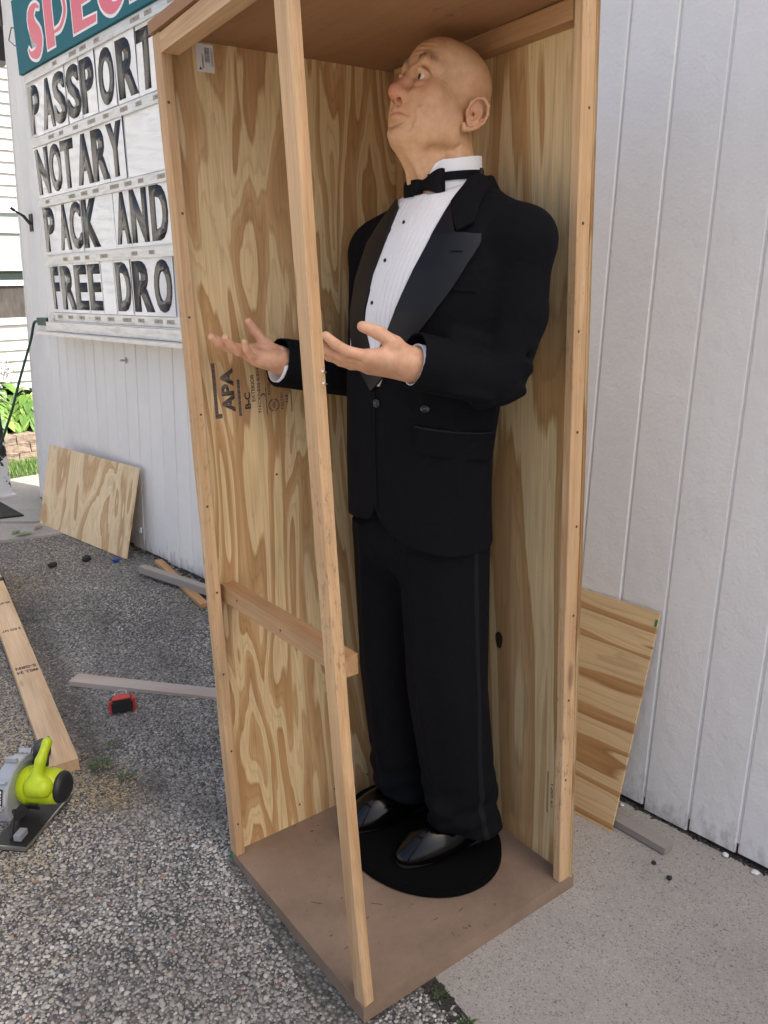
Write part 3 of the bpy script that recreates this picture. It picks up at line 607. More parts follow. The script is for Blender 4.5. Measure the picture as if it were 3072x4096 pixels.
for i in range(45):
    a_ = rr.uniform(-0.58, -0.03); b_ = rr.uniform(0.03, 0.58); q = rr.uniform(0, 6.28); L = rr.choice((0.003, 0.004, 0.006, 0.012, 0.03))*rr.uniform(.6, 1.2); wq = 0.0007 if L > 0.01 else 0.0018
    if (a_+0.335)**2/0.26**2+(b_-0.41)**2/0.21**2 < 1: continue
    gd.box((-L/2, -wq/2, 0), (L/2, wq/2, 0.0012), Matrix.Translation((a_, b_, 0.0283)) @ Matrix.Rotation(q, 4, 'Z'))
MAT['chip'] = plain('wood_crumb', (0.09, 0.055, 0.035), 0.9)
ch = gd.obj('crumbs', MAT['chip'], crate); ch['kind'] = 'stuff'

# ------------------------------------------------------------------ round base under the figure
disc_m = CM @ Matrix.Translation((-0.335, 0.405, 0.0285))
b = NB('black_felt', 0.95, (0.0025, 0.0025, 0.0028)); b.set(Specular_IOR_Level=0.1); MAT['felt'] = b.m
pts = [(0.235*math.cos(q), 0.186*math.sin(q)) for q in np.linspace(0, 2*math.pi, 96, endpoint=False)]
tag(poly_prism('display_base', pts, 0, 0.024, MAT['felt'], None, disc_m, 0.003), 'oval black felt covered base under the patent shoes', 'base')
# ------------------------------------------------------------------ sculpting tools: distance fields and surface nets
class Field:
    def __init__(s, lo, hi, h):
        s.lo = np.array(lo, np.float32); s.h = h; n = np.ceil((np.array(hi)-lo)/h).astype(int)+1
        s.ax = [s.lo[i]+h*np.arange(n[i], dtype=np.float32) for i in range(3)]; s.F = np.full(n, 1.0, np.float32)
    def sub_(s, lo, hi):
        sl = []
        for i in range(3):
            a = max(0, int((lo[i]-s.lo[i])/s.h)); b = min(len(s.ax[i]), int((hi[i]-s.lo[i])/s.h)+2); sl.append(slice(a, max(a+1, b)))
        return tuple(sl), (s.ax[0][sl[0]][:, None, None], s.ax[1][sl[1]][None, :, None], s.ax[2][sl[2]][None, None, :])
    def op(s, fn, lo, hi, k, mode):
        m = k+3*s.h+0.004; sl, (x, y, z) = s.sub_([q-m for q in lo], [q+m for q in hi])
        d = fn(x, y, z)
        if mode == '-': d = -d
        if mode == 'c': d = -d
        A = s.F[sl]
        if mode == '+':
            if k > 0: hh = np.maximum(k-np.abs(A-d), 0)/k; s.F[sl] = np.minimum(A, d)-hh*hh*k*0.25
            else: s.F[sl] = np.minimum(A, d)
        else:
            if k > 0: hh = np.maximum(k-np.abs(A-d), 0)/k; s.F[sl] = np.maximum(A, d)+hh*hh*k*0.25
            else: s.F[sl] = np.maximum(A, d)
        return s
    def cone(s, a, b, r1, r2, k=0.01, mode='+', sq=1.0):
        a = np.array(a, np.float32); b = np.array(b, np.float32); ab = b-a; L2 = float(ab@ab)+1e-12; R = max(r1, r2)
        def fn(x, y, z):
            t = np.clip(((x-a[0])*ab[0]+(y-a[1])*ab[1]+(z-a[2])*ab[2])/L2, 0, 1)
            return np.sqrt((x-a[0]-t*ab[0])**2+(y-a[1]-t*ab[1])**2+(z-a[2]-t*ab[2])**2)-(r1+(r2-r1)*t)
        return s.op(fn, np.minimum(a, b)-R, np.maximum(a, b)+R, k, mode)
    def ell(s, c, r, k=0.01, mode='+', M=None):
        c = np.array(c, np.float32); r = np.array(r, np.float32); R = float(r.max())
        def fn(x, y, z):
            dx, dy, dz = x-c[0], y-c[1], z-c[2]
            if M is not None: dx, dy, dz = (M[0][0]*dx+M[0][1]*dy+M[0][2]*dz, M[1][0]*dx+M[1][1]*dy+M[1][2]*dz, M[2][0]*dx+M[2][1]*dy+M[2][2]*dz)
            k0 = np.sqrt((dx/r[0])**2+(dy/r[1])**2+(dz/r[2])**2); k1 = np.sqrt((dx/r[0]**2)**2+(dy/r[1]**2)**2+(dz/r[2]**2)**2)+1e-9
            return k0*(k0-1)/k1
        return s.op(fn, c-(r if M is None else R), c+(r if M is None else R), k, mode)
    def chain(s, P, R, k=0.01, mode='+'):
        for i in range(len(P)-1): s.cone(P[i], P[i+1], R[i], R[i+1], k if i == 0 else min(k, 0.004), mode)
        return s
    def cut(s, p, n, k=0.0, box=None):
        p = np.array(p); n = np.array(n)/np.linalg.norm(n); lo = s.lo if box is None else box[0]; hi = [a[-1] for a in s.ax] if box is None else box[1]
        return s.op(lambda x, y, z: -((x-p[0])*n[0]+(y-p[1])*n[1]+(z-p[2])*n[2]), lo, hi, k, '-')
    def mesh(s, smooth=0):
        F = s.F; S = F < 0; n = F.shape
        c = np.zeros([q-1 for q in n], np.int8)
        for i in (0, 1):
            for j in (0, 1):
                for k in (0, 1): c += S[i:n[0]-1+i, j:n[1]-1+j, k:n[2]-1+k]
        ids = np.argwhere((c > 0) & (c < 8)); idx = np.full(c.shape, -1, np.int32); idx[tuple(ids.T)] = np.arange(len(ids))
        pos = np.zeros((len(ids), 3)); cnt = np.zeros(len(ids)); cor = [(i, j, k) for i in (0, 1) for j in (0, 1) for k in (0, 1)]
        for p in cor:
            for ax in range(3):
                if p[ax]: continue
                q = list(p); q[ax] = 1; f1 = F[tuple((ids+p).T)]; f2 = F[tuple((ids+q).T)]; m = (f1 < 0) != (f2 < 0)
                t = np.where(m, f1/np.where(f1 == f2, 1, f1-f2), 0); P = np.array(p)[None]+np.zeros((len(ids), 3)); P[:, ax] = t; pos += P*m[:, None]; cnt += m
        V = s.lo+s.h*(ids+pos/cnt[:, None]); faces = []
        for ax in range(3):
            u, w_ = [(1, 2), (2, 0), (0, 1)][ax]; a = [slice(None)]*3; b_ = [slice(None)]*3; a[ax] = slice(0, -1); b_[ax] = slice(1, None)
            A = S[tuple(a)]; B = S[tuple(b_)]; e = np.argwhere(A != B); e = e[(e[:, u] > 0) & (e[:, w_] > 0) & (e[:, u] < n[u]-1) & (e[:, w_] < n[w_]-1)]
            if not len(e): continue
            flip = A[tuple(e.T)]
            def cell(du, dw):
                q = e.copy(); q[:, u] += du; q[:, w_] += dw; return idx[tuple(q.T)]
            Q = np.stack([cell(-1, -1), cell(0, -1), cell(0, 0), cell(-1, 0)], 1); Q[~flip] = Q[~flip][:, ::-1]; faces.append(Q)
        Fc = np.concatenate(faces); Fc = Fc[(Fc >= 0).all(1)]
        for _ in range(smooth):
            acc = np.zeros_like(V); cn = np.zeros(len(V))
            for i in range(4):
                for j in (1, 3): np.add.at(acc, Fc[:, i], V[Fc[:, (i+j) % 4]]); np.add.at(cn, Fc[:, i], 1)
            V = V*0.5+0.5*acc/np.maximum(cn, 1)[:, None]
        return V, Fc

PO = Vector((-0.315, 0.42, 0.0525))                                        # the figure's base, crate-local
PM = CM @ Matrix.Translation(PO)
person = empty('person', PM, 'bald older man in a black tuxedo and bow tie, both palms raised, in the crate', 'person')
def pobj(name, V, Fc, mat, parent=None, smooth=True):
    me = npmesh(name, np.asarray(V)-np.array(PO), Fc, smooth); return link(name, me, parent or person, mat)

# ---- jacket
def torso_fn(x, y, z):
    cs = [.78, .84, .95, 1.05, 1.15, 1.25, 1.35, 1.42, 1.48, 1.515, 1.545, 1.575, 1.61, 1.65]
    I = lambda v: np.interp(z.ravel(), cs, v).reshape(z.shape).astype(np.float32)
    ac = I([-.305, -.303, -.30, -.295, -.285, -.272, -.258, -.25, -.245, -.244, -.244, -.245, -.247, -.247]); bc = I([.405, .405, .405, .408, .415, .425, .438, .447, .455, .460, .462, .465, .468, .468])
    w_ = I([.190, .188, .183, .180, .184, .194, .204, .205, .195, .172, .138, .098, .076, .074]); df = I([.135, .135, .138, .144, .152, .162, .168, .160, .145, .128, .110, .092, .074, .068]); db = I([.125, .125, .120, .118, .118, .122, .125, .122, .115, .107, .097, .085, .075, .072])
    dx = np.abs(x-ac)/w_; dy = y-bc; dy = np.where(dy < 0, -dy/df, dy/db); n = 2.35
    return ((dx**n+dy**n+1e-9)**(1/n)-1)*0.115
CUFF_L = (np.array((-.0985, .235, 1.2655)), np.array((-.18, -.95, .26))); CUFF_R = (np.array((-.500, .176, 1.2505)), np.array((.0, -.97, .22)))
def build_torso(h):
    J = Field((-.62, .12, .80), (.05, .62, 1.66), h); J.op(torso_fn, (-.60, .2, .80), (.03, .6, 1.645), 0, '+')
    J.op(lambda x, y, z: (1.588+.30*(y-.46)).clip(1.565, 1.622)-z+0*x, (-.60, .2, 1.5), (.03, .6, 1.66), .006, 'c')
    for s_, x0, x1, y0, y1 in ((1, -.16, -.052, .468, .474), (-1, -.33, -.470, .455, .436)): J.cone((x0, y0, 1.522), (x1, y1, 1.472), .050, .062, .03)
    J.cone((-.31, .430, 1.530), (-.445, .428, 1.490), .044, .054, .03)
    return J
def hem(x):
    return np.interp(x.ravel(), [-.6, -.45, -.36, -.31, -.292, -.284, -.276, -.25, -.20, -.13, 0, .1], [.885, .895, .905, .912, .925, .945, .925, .902, .872, .850, .842, .84]).reshape(x.shape)
J = build_torso(.004)
Vt, Ft = J.mesh(1)
BV = BVHTree.FromPolygons([Vector(p) for p in Vt.tolist()], Ft.tolist())
J.cone((-.066, .474, 1.468), (-.061, .464, 1.335), .064, .059, .02); J.cone((-.061, .464, 1.335), (-.060, .422, 1.222), .059, .050, .012); J.cone((-.474, .436, 1.468), (-.505, .430, 1.205), .064, .058, .02)
J.cone((-.060, .412, 1.216), (-.100, .222, 1.2680), .051, .053, .012); J.cone((-.505, .424, 1.20), (-.500, .155, 1.252), .058, .053, .012)
for a_, b_, r1, r2 in (((-.100, .420, 1.235), (-.020, .455, 1.275), .012, .008), ((-.085, .405, 1.205), (-.012, .450, 1.235), .011, .007), ((-.060, .365, 1.175), (-.010, .430, 1.195), .012, .008), ((-.030, .385, 1.245), (-.012, .445, 1.255), .008, .005),
                       ((-.115, .400, 1.285), (-.060, .425, 1.335), .010, .006), ((-.125, .36, 1.13), (-.13, .37, 1.0), .014, .01), ((-.09, .33, 1.302), (-.05, .40, 1.285), .008, .005), ((-.05, .30, 1.205), (-.03, .36, 1.19), .008, .005)):
    J.cone(a_, b_, r1, r2, .018)
for a_, b_, r1 in (((-.065, .418, 1.255), (-.008, .448, 1.262), .007), ((-.09, .40, 1.22), (-.02, .425, 1.218), .006), ((-.118, .43, 1.45), (-.118, .39, 1.30), .006), ((-.405, .37, 1.45), (-.41, .34, 1.30), .006)): J.cone(a_, b_, r1, r1*.6, .016, '-')
for (p, n), s_ in ((CUFF_L, 1), (CUFF_R, -1)):
    J.cut(p, n, 0, (p-.09, p+.09)); J.cone(p-n*.02, p+n*.05, .047, .047, .003, '-')
J.op(lambda x, y, z: z-hem(x+0*y), (-.62, .12, .80), (.05, .62, .96), .004, '-')
Vj, Fj = J.mesh(1)
b = NB('black_wool', 0.92, (0.0026, 0.0029, 0.0040)); b.set(Specular_IOR_Level=0.12); oc_ = b.coords((1, 1, 1), rnd=False); fz = b.noise(oc_, 900.0, 2.0); wr = b.noise(oc_, 16.0, 3.0, 0.55, 0.8); lint = b.ramp(b.noise(oc_, 330.0, 2.0, 0.5), [(0.80, (0, 0, 0)), (0.84, (0.5,)*3)]); b.color(b.mix(lint, (0.0046, 0.0050, 0.0068, 1), (0.06, 0.06, 0.065, 1))); b.bump(b.math('ADD', b.math('MULTIPLY', fz, 0.05), wr), 0.55, 0.012); MAT['wool'] = b.m
b = NB('lapel_satin', 0.45, (0.0065, 0.007, 0.0098)); b.set(Specular_IOR_Level=0.28); b.bump(b.noise(b.coords((700, 700, 80), rnd=False), 1.0, 2.0), 0.12, 0.0006); MAT['satin'] = b.m
MAT['bone'] = plain('dark_button', (0.02, 0.02, 0.022), 0.25)
jacket = pobj('jacket', Vj, Fj, MAT['wool'])
# ---- pieces draped on the jacket front
DE = Vector((.714, .70, 0)).normalized(); DD = Vector((-.70, .714, 0)).normalized()
def drape(u, v, bv=None, e=DE, d=DD):
    h = (bv or BV).ray_cast(e*u+Vector((0, 0, v))-d*2.0, d); return (h[0], h[1]) if h[0] else (None, None)
def dense(poly, res):
    out = []
    for i, p in enumerate(poly):
        q = poly[(i+1) % len(poly)]; n = max(1, int(math.hypot(q[0]-p[0], q[1]-p[1])/res)); out += [(p[0]+(q[0]-p[0])*k/n, p[1]+(q[1]-p[1])*k/n) for k in range(n)]
    return out
def patch(name, poly, off, thick, mat, parent, res=0.006, bv=None, e=DE, d=DD, puff=None):
    pl = dense(poly, res); P = np.array(pl); n0 = len(pl); lo = P.min(0); hi = P.max(0)
    ii = np.array([(x, y) for x in np.arange(lo[0], hi[0], res) for y in np.arange(lo[1], hi[1], res)])
    ii = ii[in_poly(ii, pl)] if len(ii) else ii
    if len(ii):
        dm = np.min(np.hypot(ii[:, None, 0]-P[None, :, 0], ii[:, None, 1]-P[None, :, 1]), 1); ii = ii[dm > res*0.55]
    allp = [Vector(p) for p in pl]+[Vector(p) for p in ii.tolist()]
    vs_, es_, fs_, _, _, _ = delaunay_2d_cdt(allp, [(i, (i+1) % n0) for i in range(n0)], [], 1, 1e-6)
    top = []; bot = []; last = None
    for v in vs_:
        h, n = drape(v.x, v.y, bv, e, d)
        if h is None: h, n = last if last else (e*v.x+Vector((0, 0, v.y))+d*0.3, -d)
        last = (h, n); o = off+(puff(v.x, v.y) if puff else 0)
        top.append(h+n*o); bot.append(h+n*(o-thick))
    n = len(top); cnt = {}
    for f in fs_:
        for i in range(len(f)): k = (f[i], f[(i+1) % len(f)]); cnt[k] = cnt.get(k, 0)+1
    F = [tuple(f) for f in fs_]+[tuple(q+n for q in f)[::-1] for f in fs_]+[(b_, a_, a_+n, b_+n) for (a_, b_) in cnt if (b_, a_) not in cnt]
    me = pymesh(name, [tuple(p-PO) for p in top+bot], F); bm = bmesh.new(); bm.from_mesh(me); bmesh.ops.recalc_face_normals(bm, faces=bm.faces); bm.to_mesh(me); bm.free(); me.shade_smooth()
    try: me.set_sharp_from_angle(angle=0.9)
    except Exception: pass
    return link(name, me, parent, mat)
b = NB('white_shirt', 0.8, (0.80, 0.80, 0.83)); b.bump(b.noise(b.coords((40, 40, 12), rnd=False), 1.0, 3.0), 0.12, 0.004); b.set(Subsurface_Weight=0.05); MAT['shirt'] = b.m
shirt = patch('shirt', [(.182, 1.583), (.12, 1.583), (.07, 1.583), (.042, 1.565), (.018, 1.51), (-.015, 1.44), (-.034, 1.37), (-.038, 1.32), (-.028, 1.27), (.0, 1.205), (.012, 1.205), (.05, 1.28), (.085, 1.35), (.125, 1.43), (.16, 1.52), (.185, 1.565)], .0035, .004, MAT['shirt'], person, .007)
uc = lambda c: float(np.interp(c, [1.20, 1.30, 1.366, 1.4445, 1.513, 1.60], [.0, -.006, .0026, .0306, .0674, .118]))
patch('placket', [(uc(c)-.013, c) for c in np.linspace(1.585, 1.22, 12)]+[(uc(c)+.013, c) for c in np.linspace(1.22, 1.585, 12)], .0052, .0015, MAT['shirt'], shirt, .006)
for i in range(7):
    for s_ in ((1,) if i > 3 else (1, -1)):
        o_ = s_*(.0195+i*.0098); c1 = 1.575-abs(o_)*0.5; c0 = 1.24+max(0, o_-.03)*1.9
        patch('pleat', [(uc(c)+o_-.0036, c) for c in np.linspace(c1, c0, 10)]+[(uc(c)+o_+.0036, c) for c in np.linspace(c0, c1, 10)], .0048, .0012, MAT['shirt'], shirt, .006)
MAT['stud_btn'] = plain('shirt_stud', (0.012, 0.012, 0.012), 0.2)
def button(name, u, v, r, t, mat, parent, off, e=DE, d=DD, bv=None, rim=True, sy=1.0):
    h, n = drape(u, v, bv, e, d); m = frame(h-PO+n*off, Vector((0, 0, 1)), n)
    prof = [(0, t*.6), (r*.62, t*.6), (r*.72, t), (r*.92, t), (r, t*.6), (r, 0)] if rim else [(0, t), (r*.6, t*.85), (r, t*.2), (r, 0)]
    k = 18; v_ = []; f_ = []
    for rr, zz in prof:
        for j in range(k): v_.append((rr*math.cos(2*math.pi*j/k), sy*rr*math.sin(2*math.pi*j/k), zz))
    for i in range(len(prof)-1):
        for j in range(k): f_.append((i*k+j, i*k+(j+1) % k, (i+1)*k+(j+1) % k, (i+1)*k+j))
    o = link(name, pymesh(name, v_, f_, True), parent, mat, m); return o
for (u, v) in ((.0674, 1.513), (.0306, 1.4445), (.0026, 1.3659)): button('stud_button', u, v, .0042, .003, MAT['stud_btn'], shirt, .0052, rim=False)
lapL = [(.1600, 1.5385), (.1700, 1.4826), (.2155, 1.4792), (.2148, 1.466), (.2020, 1.444), (.1926, 1.4303), (.1621, 1.3845), (.1274, 1.3408), (.0923, 1.2986), (.0399, 1.2378), (-.0006, 1.1957), (-.0035, 1.2121), (.0143, 1.2658), (.0383, 1.3093), (.0537, 1.3421), (.0713, 1.3785), (.0917, 1.417), (.1172, 1.4606), (.1413, 1.5044)]
lapR = [(.0425, 1.5640), (.010, 1.523), (-.0185, 1.482), (-.0443, 1.4083), (-.0535, 1.3455), (-.0535, 1.315), (-.0501, 1.2822), (-.0346, 1.2398), (-.0016, 1.1925), (.0040, 1.2363), (-.0053, 1.2876), (-.0160, 1.3262), (-.0135, 1.3553), (.0030, 1.4187), (.0290, 1.4805), (.0520, 1.545)]
ridge = lambda u, v: 0.0022
patch('lapel', lapR, .0085, .005, MAT['satin'], jacket, .006); lp = patch('lapel', lapL, .0105, .006, MAT['satin'], jacket, .006)
patch('buttonhole', [(.163, 1.4525), (.184, 1.4515), (.184, 1.4488), (.163, 1.4498)], .0112, .001, MAT['wool'], jacket, .004)
patch('collar', [(.2130, 1.590), (.2300, 1.5735), (.2110, 1.5253), (.2030, 1.4977), (.1738, 1.4840), (.1702, 1.4933), (.1600, 1.5380), (.174, 1.5610), (.1860, 1.578), (.197, 1.588)], .0125, .007, MAT['wool'], jacket, .006)
patch('pocket_flap', [(.0871, 1.1270), (.2327, 1.1015), (.2288, 1.0515), (.2245, 1.0490), (.0895, 1.0775), (.0855, 1.082)], .006, .005, MAT['wool'], jacket, .008)
MAT['satin_dark'] = plain('dull_satin', (.006, .0065, .010), .6, 0, Specular_IOR_Level=.2)
patch('pocket_piping', [(.0862, 1.1318), (.2327, 1.1063), (.2327, 1.1022), (.0862, 1.1277)], .0066, .005, MAT['satin_dark'], jacket, .008)
patch('welt_pocket', [(.1668, 1.3937), (.2105, 1.3908), (.2105, 1.3810), (.1668, 1.3840)], .0035, .003, MAT['wool'], jacket, .006)
button('button', .0056, 1.1705, .0092, .004, MAT['bone'], jacket, .002); button('button', .1079, 1.1648, .0100, .0035, MAT['bone'], jacket, .002, sy=.72)
patch('front_edge', [(-.0035, 1.1900), (.0015, 1.1900), (-.003, 1.05), (-.0045, .940), (-.0080, .940), (-.0075, 1.05)], .0024, .002, MAT['wool'], jacket, .008)

# ---- standing shirt collar with folded wing tips, neck band and bow tie
def band(name, cfun, top, bot, thick, mat, parent, a0=0, a1=360, n=56, rx=.0625, ry=.0690):
    v = []; f = []
    for i in range(n+1):
        q = math.radians(a0+(a1-a0)*i/n); s_, c_ = math.sin(q), -math.cos(q)
        for r_, z in ((0, bot), (0, top), (thick, top), (thick, bot)):
            zz = z(a0+(a1-a0)*i/n); fl = 1.0+0.06*max(0, (1.60-zz)/0.05); v.append(tuple(Vector(cfun)+Vector(((rx*fl-r_)*s_, (ry*fl-r_)*c_, zz))-PO))
    for i in range(n):
        for k in range(4): f.append((i*4+k, i*4+(k+1) % 4, i*4+4+(k+1) % 4, i*4+4+k))
    f += [(0, 1, 2, 3), tuple(range(n*4, n*4+4))[::-1]]
    me = pymesh(name, v, f); bm = bmesh.new(); bm.from_mesh(me); bmesh.ops.recalc_face_normals(bm, faces=bm.faces); bm.to_mesh(me); bm.free(); me.shade_smooth(); me.set_sharp_from_angle(angle=0.8)
    return link(name, me, parent, mat)
CC = (-.249, .459, 0)
topf = lambda a: float(np.interp(min(a, 360-a), [0, 8, 16, 30, 42, 60, 110, 180], [1.590, 1.597, 1.607, 1.626, 1.631, 1.632, 1.640, 1.648]))
band('collar_band', CC, topf, lambda a: 1.575, .0035, MAT['shirt'], shirt, 4, 356)
for s_ in (1, -1):     # wing tips folded outwards
    q = [math.radians(s_*x) for x in (5, 20, 40)]; P_ = lambda t, z, o: Vector(CC)+Vector(((.0620+o)*math.sin(t), -(.0685+o)*math.cos(t), z))-PO
    v = [P_(q[0], 1.599, .001), P_(q[1], 1.611, .001), P_(q[2], 1.628, .001), P_(q[1]*1.05, 1.594, .012), P_(q[0], 1.592, .006)]
    v2 = [p+Vector((0, .0015, -.001)) for p in v]; link('wing_tip', pymesh('wing_tip', [tuple(p) for p in v+v2], [(0, 1, 2, 3, 4), (9, 8, 7, 6, 5), (0, 5, 6, 1), (1, 6, 7, 2), (2, 7, 8, 3), (3, 8, 9, 4), (4, 9, 5, 0)]), shirt, MAT['shirt'])
b = NB('tie_cloth', 0.8, (0.0045, 0.0045, 0.006)); b.set(Specular_IOR_Level=.15); b.bump(b.noise(b.coords((1, 1, 1), rnd=False), 800.0, 2.0), 0.3, 0.001); MAT['tie'] = b.m
tie = band('bow_tie', CC, lambda a: 1.606+.012*(1-math.cos(math.radians(a)))/2, lambda a: 1.590+.012*(1-math.cos(math.radians(a)))/2, .002, MAT['tie'], person, 12, 348, 56, .0665, .0735)
g2 = Geo(); g2.box((-.006, 0, -.010), (.006, .003, .010)).obj('clasp', MAT['bone'], tie, m=frame(Vector(CC)+Vector((.0668*math.sin(2.0), -.0740*math.cos(2.0), 1.6075))-PO, Vector((math.sin(2.0), -math.cos(2.0), 0)), (0, 0, 1)))
def wing(s_):
    v = []; f = []; K = 12; S_ = 12
    for i in range(S_):
        t = i/(S_-1); x = s_*(.004+.058*t); hh = float(np.interp(t, [0, .25, .6, .9, 1], [.009, .012, .021, .027, .026])); dd = float(np.interp(t, [0, .3, .8, 1], [.007, .0085, .009, .003]))
        zc = 1.583+.004*math.sin(t*3)*s_-.006*t*(1 if s_ < 0 else -.35); yc = .372+.018*t*t+.004*math.sin(5*t)
        for k in range(K):
            q = 2*math.pi*k/K; ww = 1+.10*math.cos(2*q)*t; zz = hh*math.sin(q)*ww; inset = .010*(1-abs(math.sin(q)))*max(0, t-.8)/.2
            v.append(tuple(Vector((-.238+x-s_*inset, yc+dd*math.cos(q), zc+zz))-PO))
    for i in range(S_-1):
        for k in range(K): f.append((i*K+k, i*K+(k+1) % K, (i+1)*K+(k+1) % K, (i+1)*K+k))
    f += [tuple(range(K)), tuple(range((S_-1)*K, S_*K))[::-1]]
    me = pymesh('bow_wing', v, f); bm = bmesh.new(); bm.from_mesh(me); bmesh.ops.recalc_face_normals(bm, faces=bm.faces); bm.to_mesh(me); bm.free(); me.shade_smooth(); link('bow_wing', me, tie, MAT['tie'])
wing(1); wing(-1)
me = box_mesh('bow_knot', (-.009, -.009, -.0125), (.009, .007, .0125), .005, 3); me.shade_smooth(); link('bow_knot', me, tie, MAT['tie'], Matrix.Translation(Vector((-.238, .368, 1.583))-PO))

# ---- trousers
T = Field((-.54, .24, .06), (-.07, .60, .93), .004)
T.ell((-.305, .408, .86), (.165, .118, .11), .02)
def leg(hip, kn, an, r0, r1, r2, seed):
    def fn(x, y, z):
        cs = [an[2]-.2, an[2], kn[2], hip[2]]; I = lambda v: np.interp(z.ravel(), cs, v).reshape(z.shape)
        cx_ = I([an[0], an[0], kn[0], hip[0]]); cy_ = I([an[1], an[1], kn[1], hip[1]]); r = I([r2, r2, r1, r0])
        dx = x-cx_; dy = (y-cy_)*.93; th = np.arctan2(dy, dx); rad = np.sqrt(dx*dx+dy*dy)
        crease = .0075*np.exp(-((th+1.42)/.16)**2)
        low = np.clip((.33-z)/.22, 0, 1); fold = low*(.0060*np.sin(z*52+th*2.2+seed)+.0048*np.sin(z*105-th*2.8+seed*2)); drape_ = .0035*np.sin(th*3+seed+z*4)*np.clip((.85-z)/.3, 0, 1)
        return rad-r-crease-fold-drape_
    T.op(lambda x, y, z: np.maximum(fn(x, y, z), z-hip[2]).astype(np.float32), (hip[0]-.12, .25, .06), (hip[0]+.12, .59, hip[2]+.01), .03, '+')
leg((-.225, .410, .88), (-.212, .410, .50), (-.220, .462, .13), .098, .089, .082, 0.4); leg((-.392, .405, .88), (-.408, .400, .50), (-.415, .432, .13), .098, .086, .078, 2.1)
T.cone((-.195, .37, .20), (-.26, .40, .165), .016, .010, .02); T.cone((-.17, .42, .17), (-.19, .50, .13), .014, .010, .02); T.cone((-.39, .345, .19), (-.45, .37, .16), .014, .01, .02); T.cone((-.25, .385, .245), (-.19, .39, .235), .010, .008, .02)
T.op(lambda x, y, z: z-(.128-.24*(y-.40)+0*x).clip(.080, .150), (-.54, .24, .06), (-.07, .60, .17), .004, '-')
T.cut((0, 0, .925), (0, 0, 1))
Vp, Fp = T.mesh(1); trousers = pobj('trousers', Vp, Fp, MAT['wool']); BT = BVHTree.FromPolygons([Vector(p) for p in Vp.tolist()], Fp.tolist())
sx = lambda c: float(np.interp(c, [.09, .13, .2, .35, .6, .85], [.460, .452, .440, .425, .418, .416]))
patch('side_stripe', [(sx(c)-.0065, c) for c in np.linspace(.85, .10, 40)]+[(sx(c)+.0065, c) for c in np.linspace(.10, .85, 40)], .0012, .002, MAT['satin_dark'], trousers, .007, BT, Vector((0, 1, 0)), Vector((-1, 0, 0)))

# ---- patent shoes
b = NB('patent_leather', 0.13, (0.002, 0.002, 0.0025)); b.set(Specular_IOR_Level=0.30); b.bump(b.noise(b.coords((22, 22, 22)), 1.0, 2.0), 0.05, 0.004); MAT['patent'] = b.m
MAT['sole'] = plain('shoe_sole', (0.006, 0.006, 0.0065), 0.7)
def shoe(toe, heel):
    toe = np.array(toe); heel = np.array(heel); u = (heel-toe)/np.linalg.norm(heel-toe); s_ = np.array([-u[1], u[0], 0]); z0 = .0535
    M = [s_.tolist(), u.tolist(), [0, 0, 1]]; at = lambda l, s2, z: toe+u*l+s_*s2+np.array([0, 0, z])
    lo = np.minimum(toe, heel)-.075; hi = np.maximum(toe, heel)+.075; lo[2] = z0-.006; hi[2] = .19
    S = Field(lo, hi, .0028)
    S.ell(at(.098, 0, .014), (.0505, .102, .048), .01, '+', M); S.ell(at(.13, 0, .035), (.044, .090, .052), .03, '+', M); S.ell(at(.225, 0, .035), (.035, .068, .050), .03, '+', M)
    S.cone(at(.17, 0, .055), at(.215, 0, .115), .036, .036, .02)
    for dl in (.092, .104): S.cone(at(dl+.02, -.040, .048), at(dl, 0, .0615), .0022, .0022, .004, '-'); S.cone(at(dl, 0, .0615), at(dl+.02, .040, .048), .0022, .0022, .004, '-')
    S.cone(at(.118, -.012, .070), at(.118, .012, .070), .0045, .0045, .004); S.cone(at(.140, -.012, .078), at(.140, .012, .078), .0045, .0045, .004)
    S.cut((0, 0, z0+.010), (0, 0, -1), .003)
    v, f = S.mesh(1); o = pobj('shoe', v, f, MAT['patent'])
    pts = []
    for i in range(48):
        q = 2*math.pi*i/48; l = .144+.143*math.cos(q); wv = .0455*(1-.22*((1+math.cos(q))/2)) * (abs(math.sin(q))**.75)*(1-.16*math.exp(-((l-.17)/.04)**2))
        pts.append(tuple((toe+u*(l-.002)+s_*math.copysign(wv, math.sin(q)))[:2]-np.array(PO)[:2]))
    poly_prism('sole', pts, z0-PO.z-.0005, z0-PO.z+.0105, MAT['sole'], o, None, .002)
shoe((-.262, .283, .0535), (-.222, .560, .0535)); shoe((-.448, .252, .0535), (-.412, .532, .0535))
# ---- shirt cuffs
for (p, n), sgn in ((CUFF_L, 1), (CUFF_R, -1)):
    n = n/np.linalg.norm(n); a_ = p-n*.05; e_ = p+n*(-.004 if sgn > 0 else .003); dz = np.array([0, 0, -.008]); v, f = tube_geo([Vector((a_+dz).tolist())-PO, Vector((e_+dz).tolist())-PO], [.0380, .0385], 28, False); v2, f2 = tube_geo([Vector((a_+dz).tolist())-PO, Vector((e_+dz).tolist())-PO], [.0360, .0365], 28, False)
    nV = len(v); f = f+[tuple(i+nV for i in q)[::-1] for q in f2]+[(28+k, 28+(k+1) % 28, nV+28+(k+1) % 28, nV+28+k) for k in range(28)]
    link('shirt_cuff', pymesh('shirt_cuff', v+v2, f, True), shirt, MAT['shirt'])
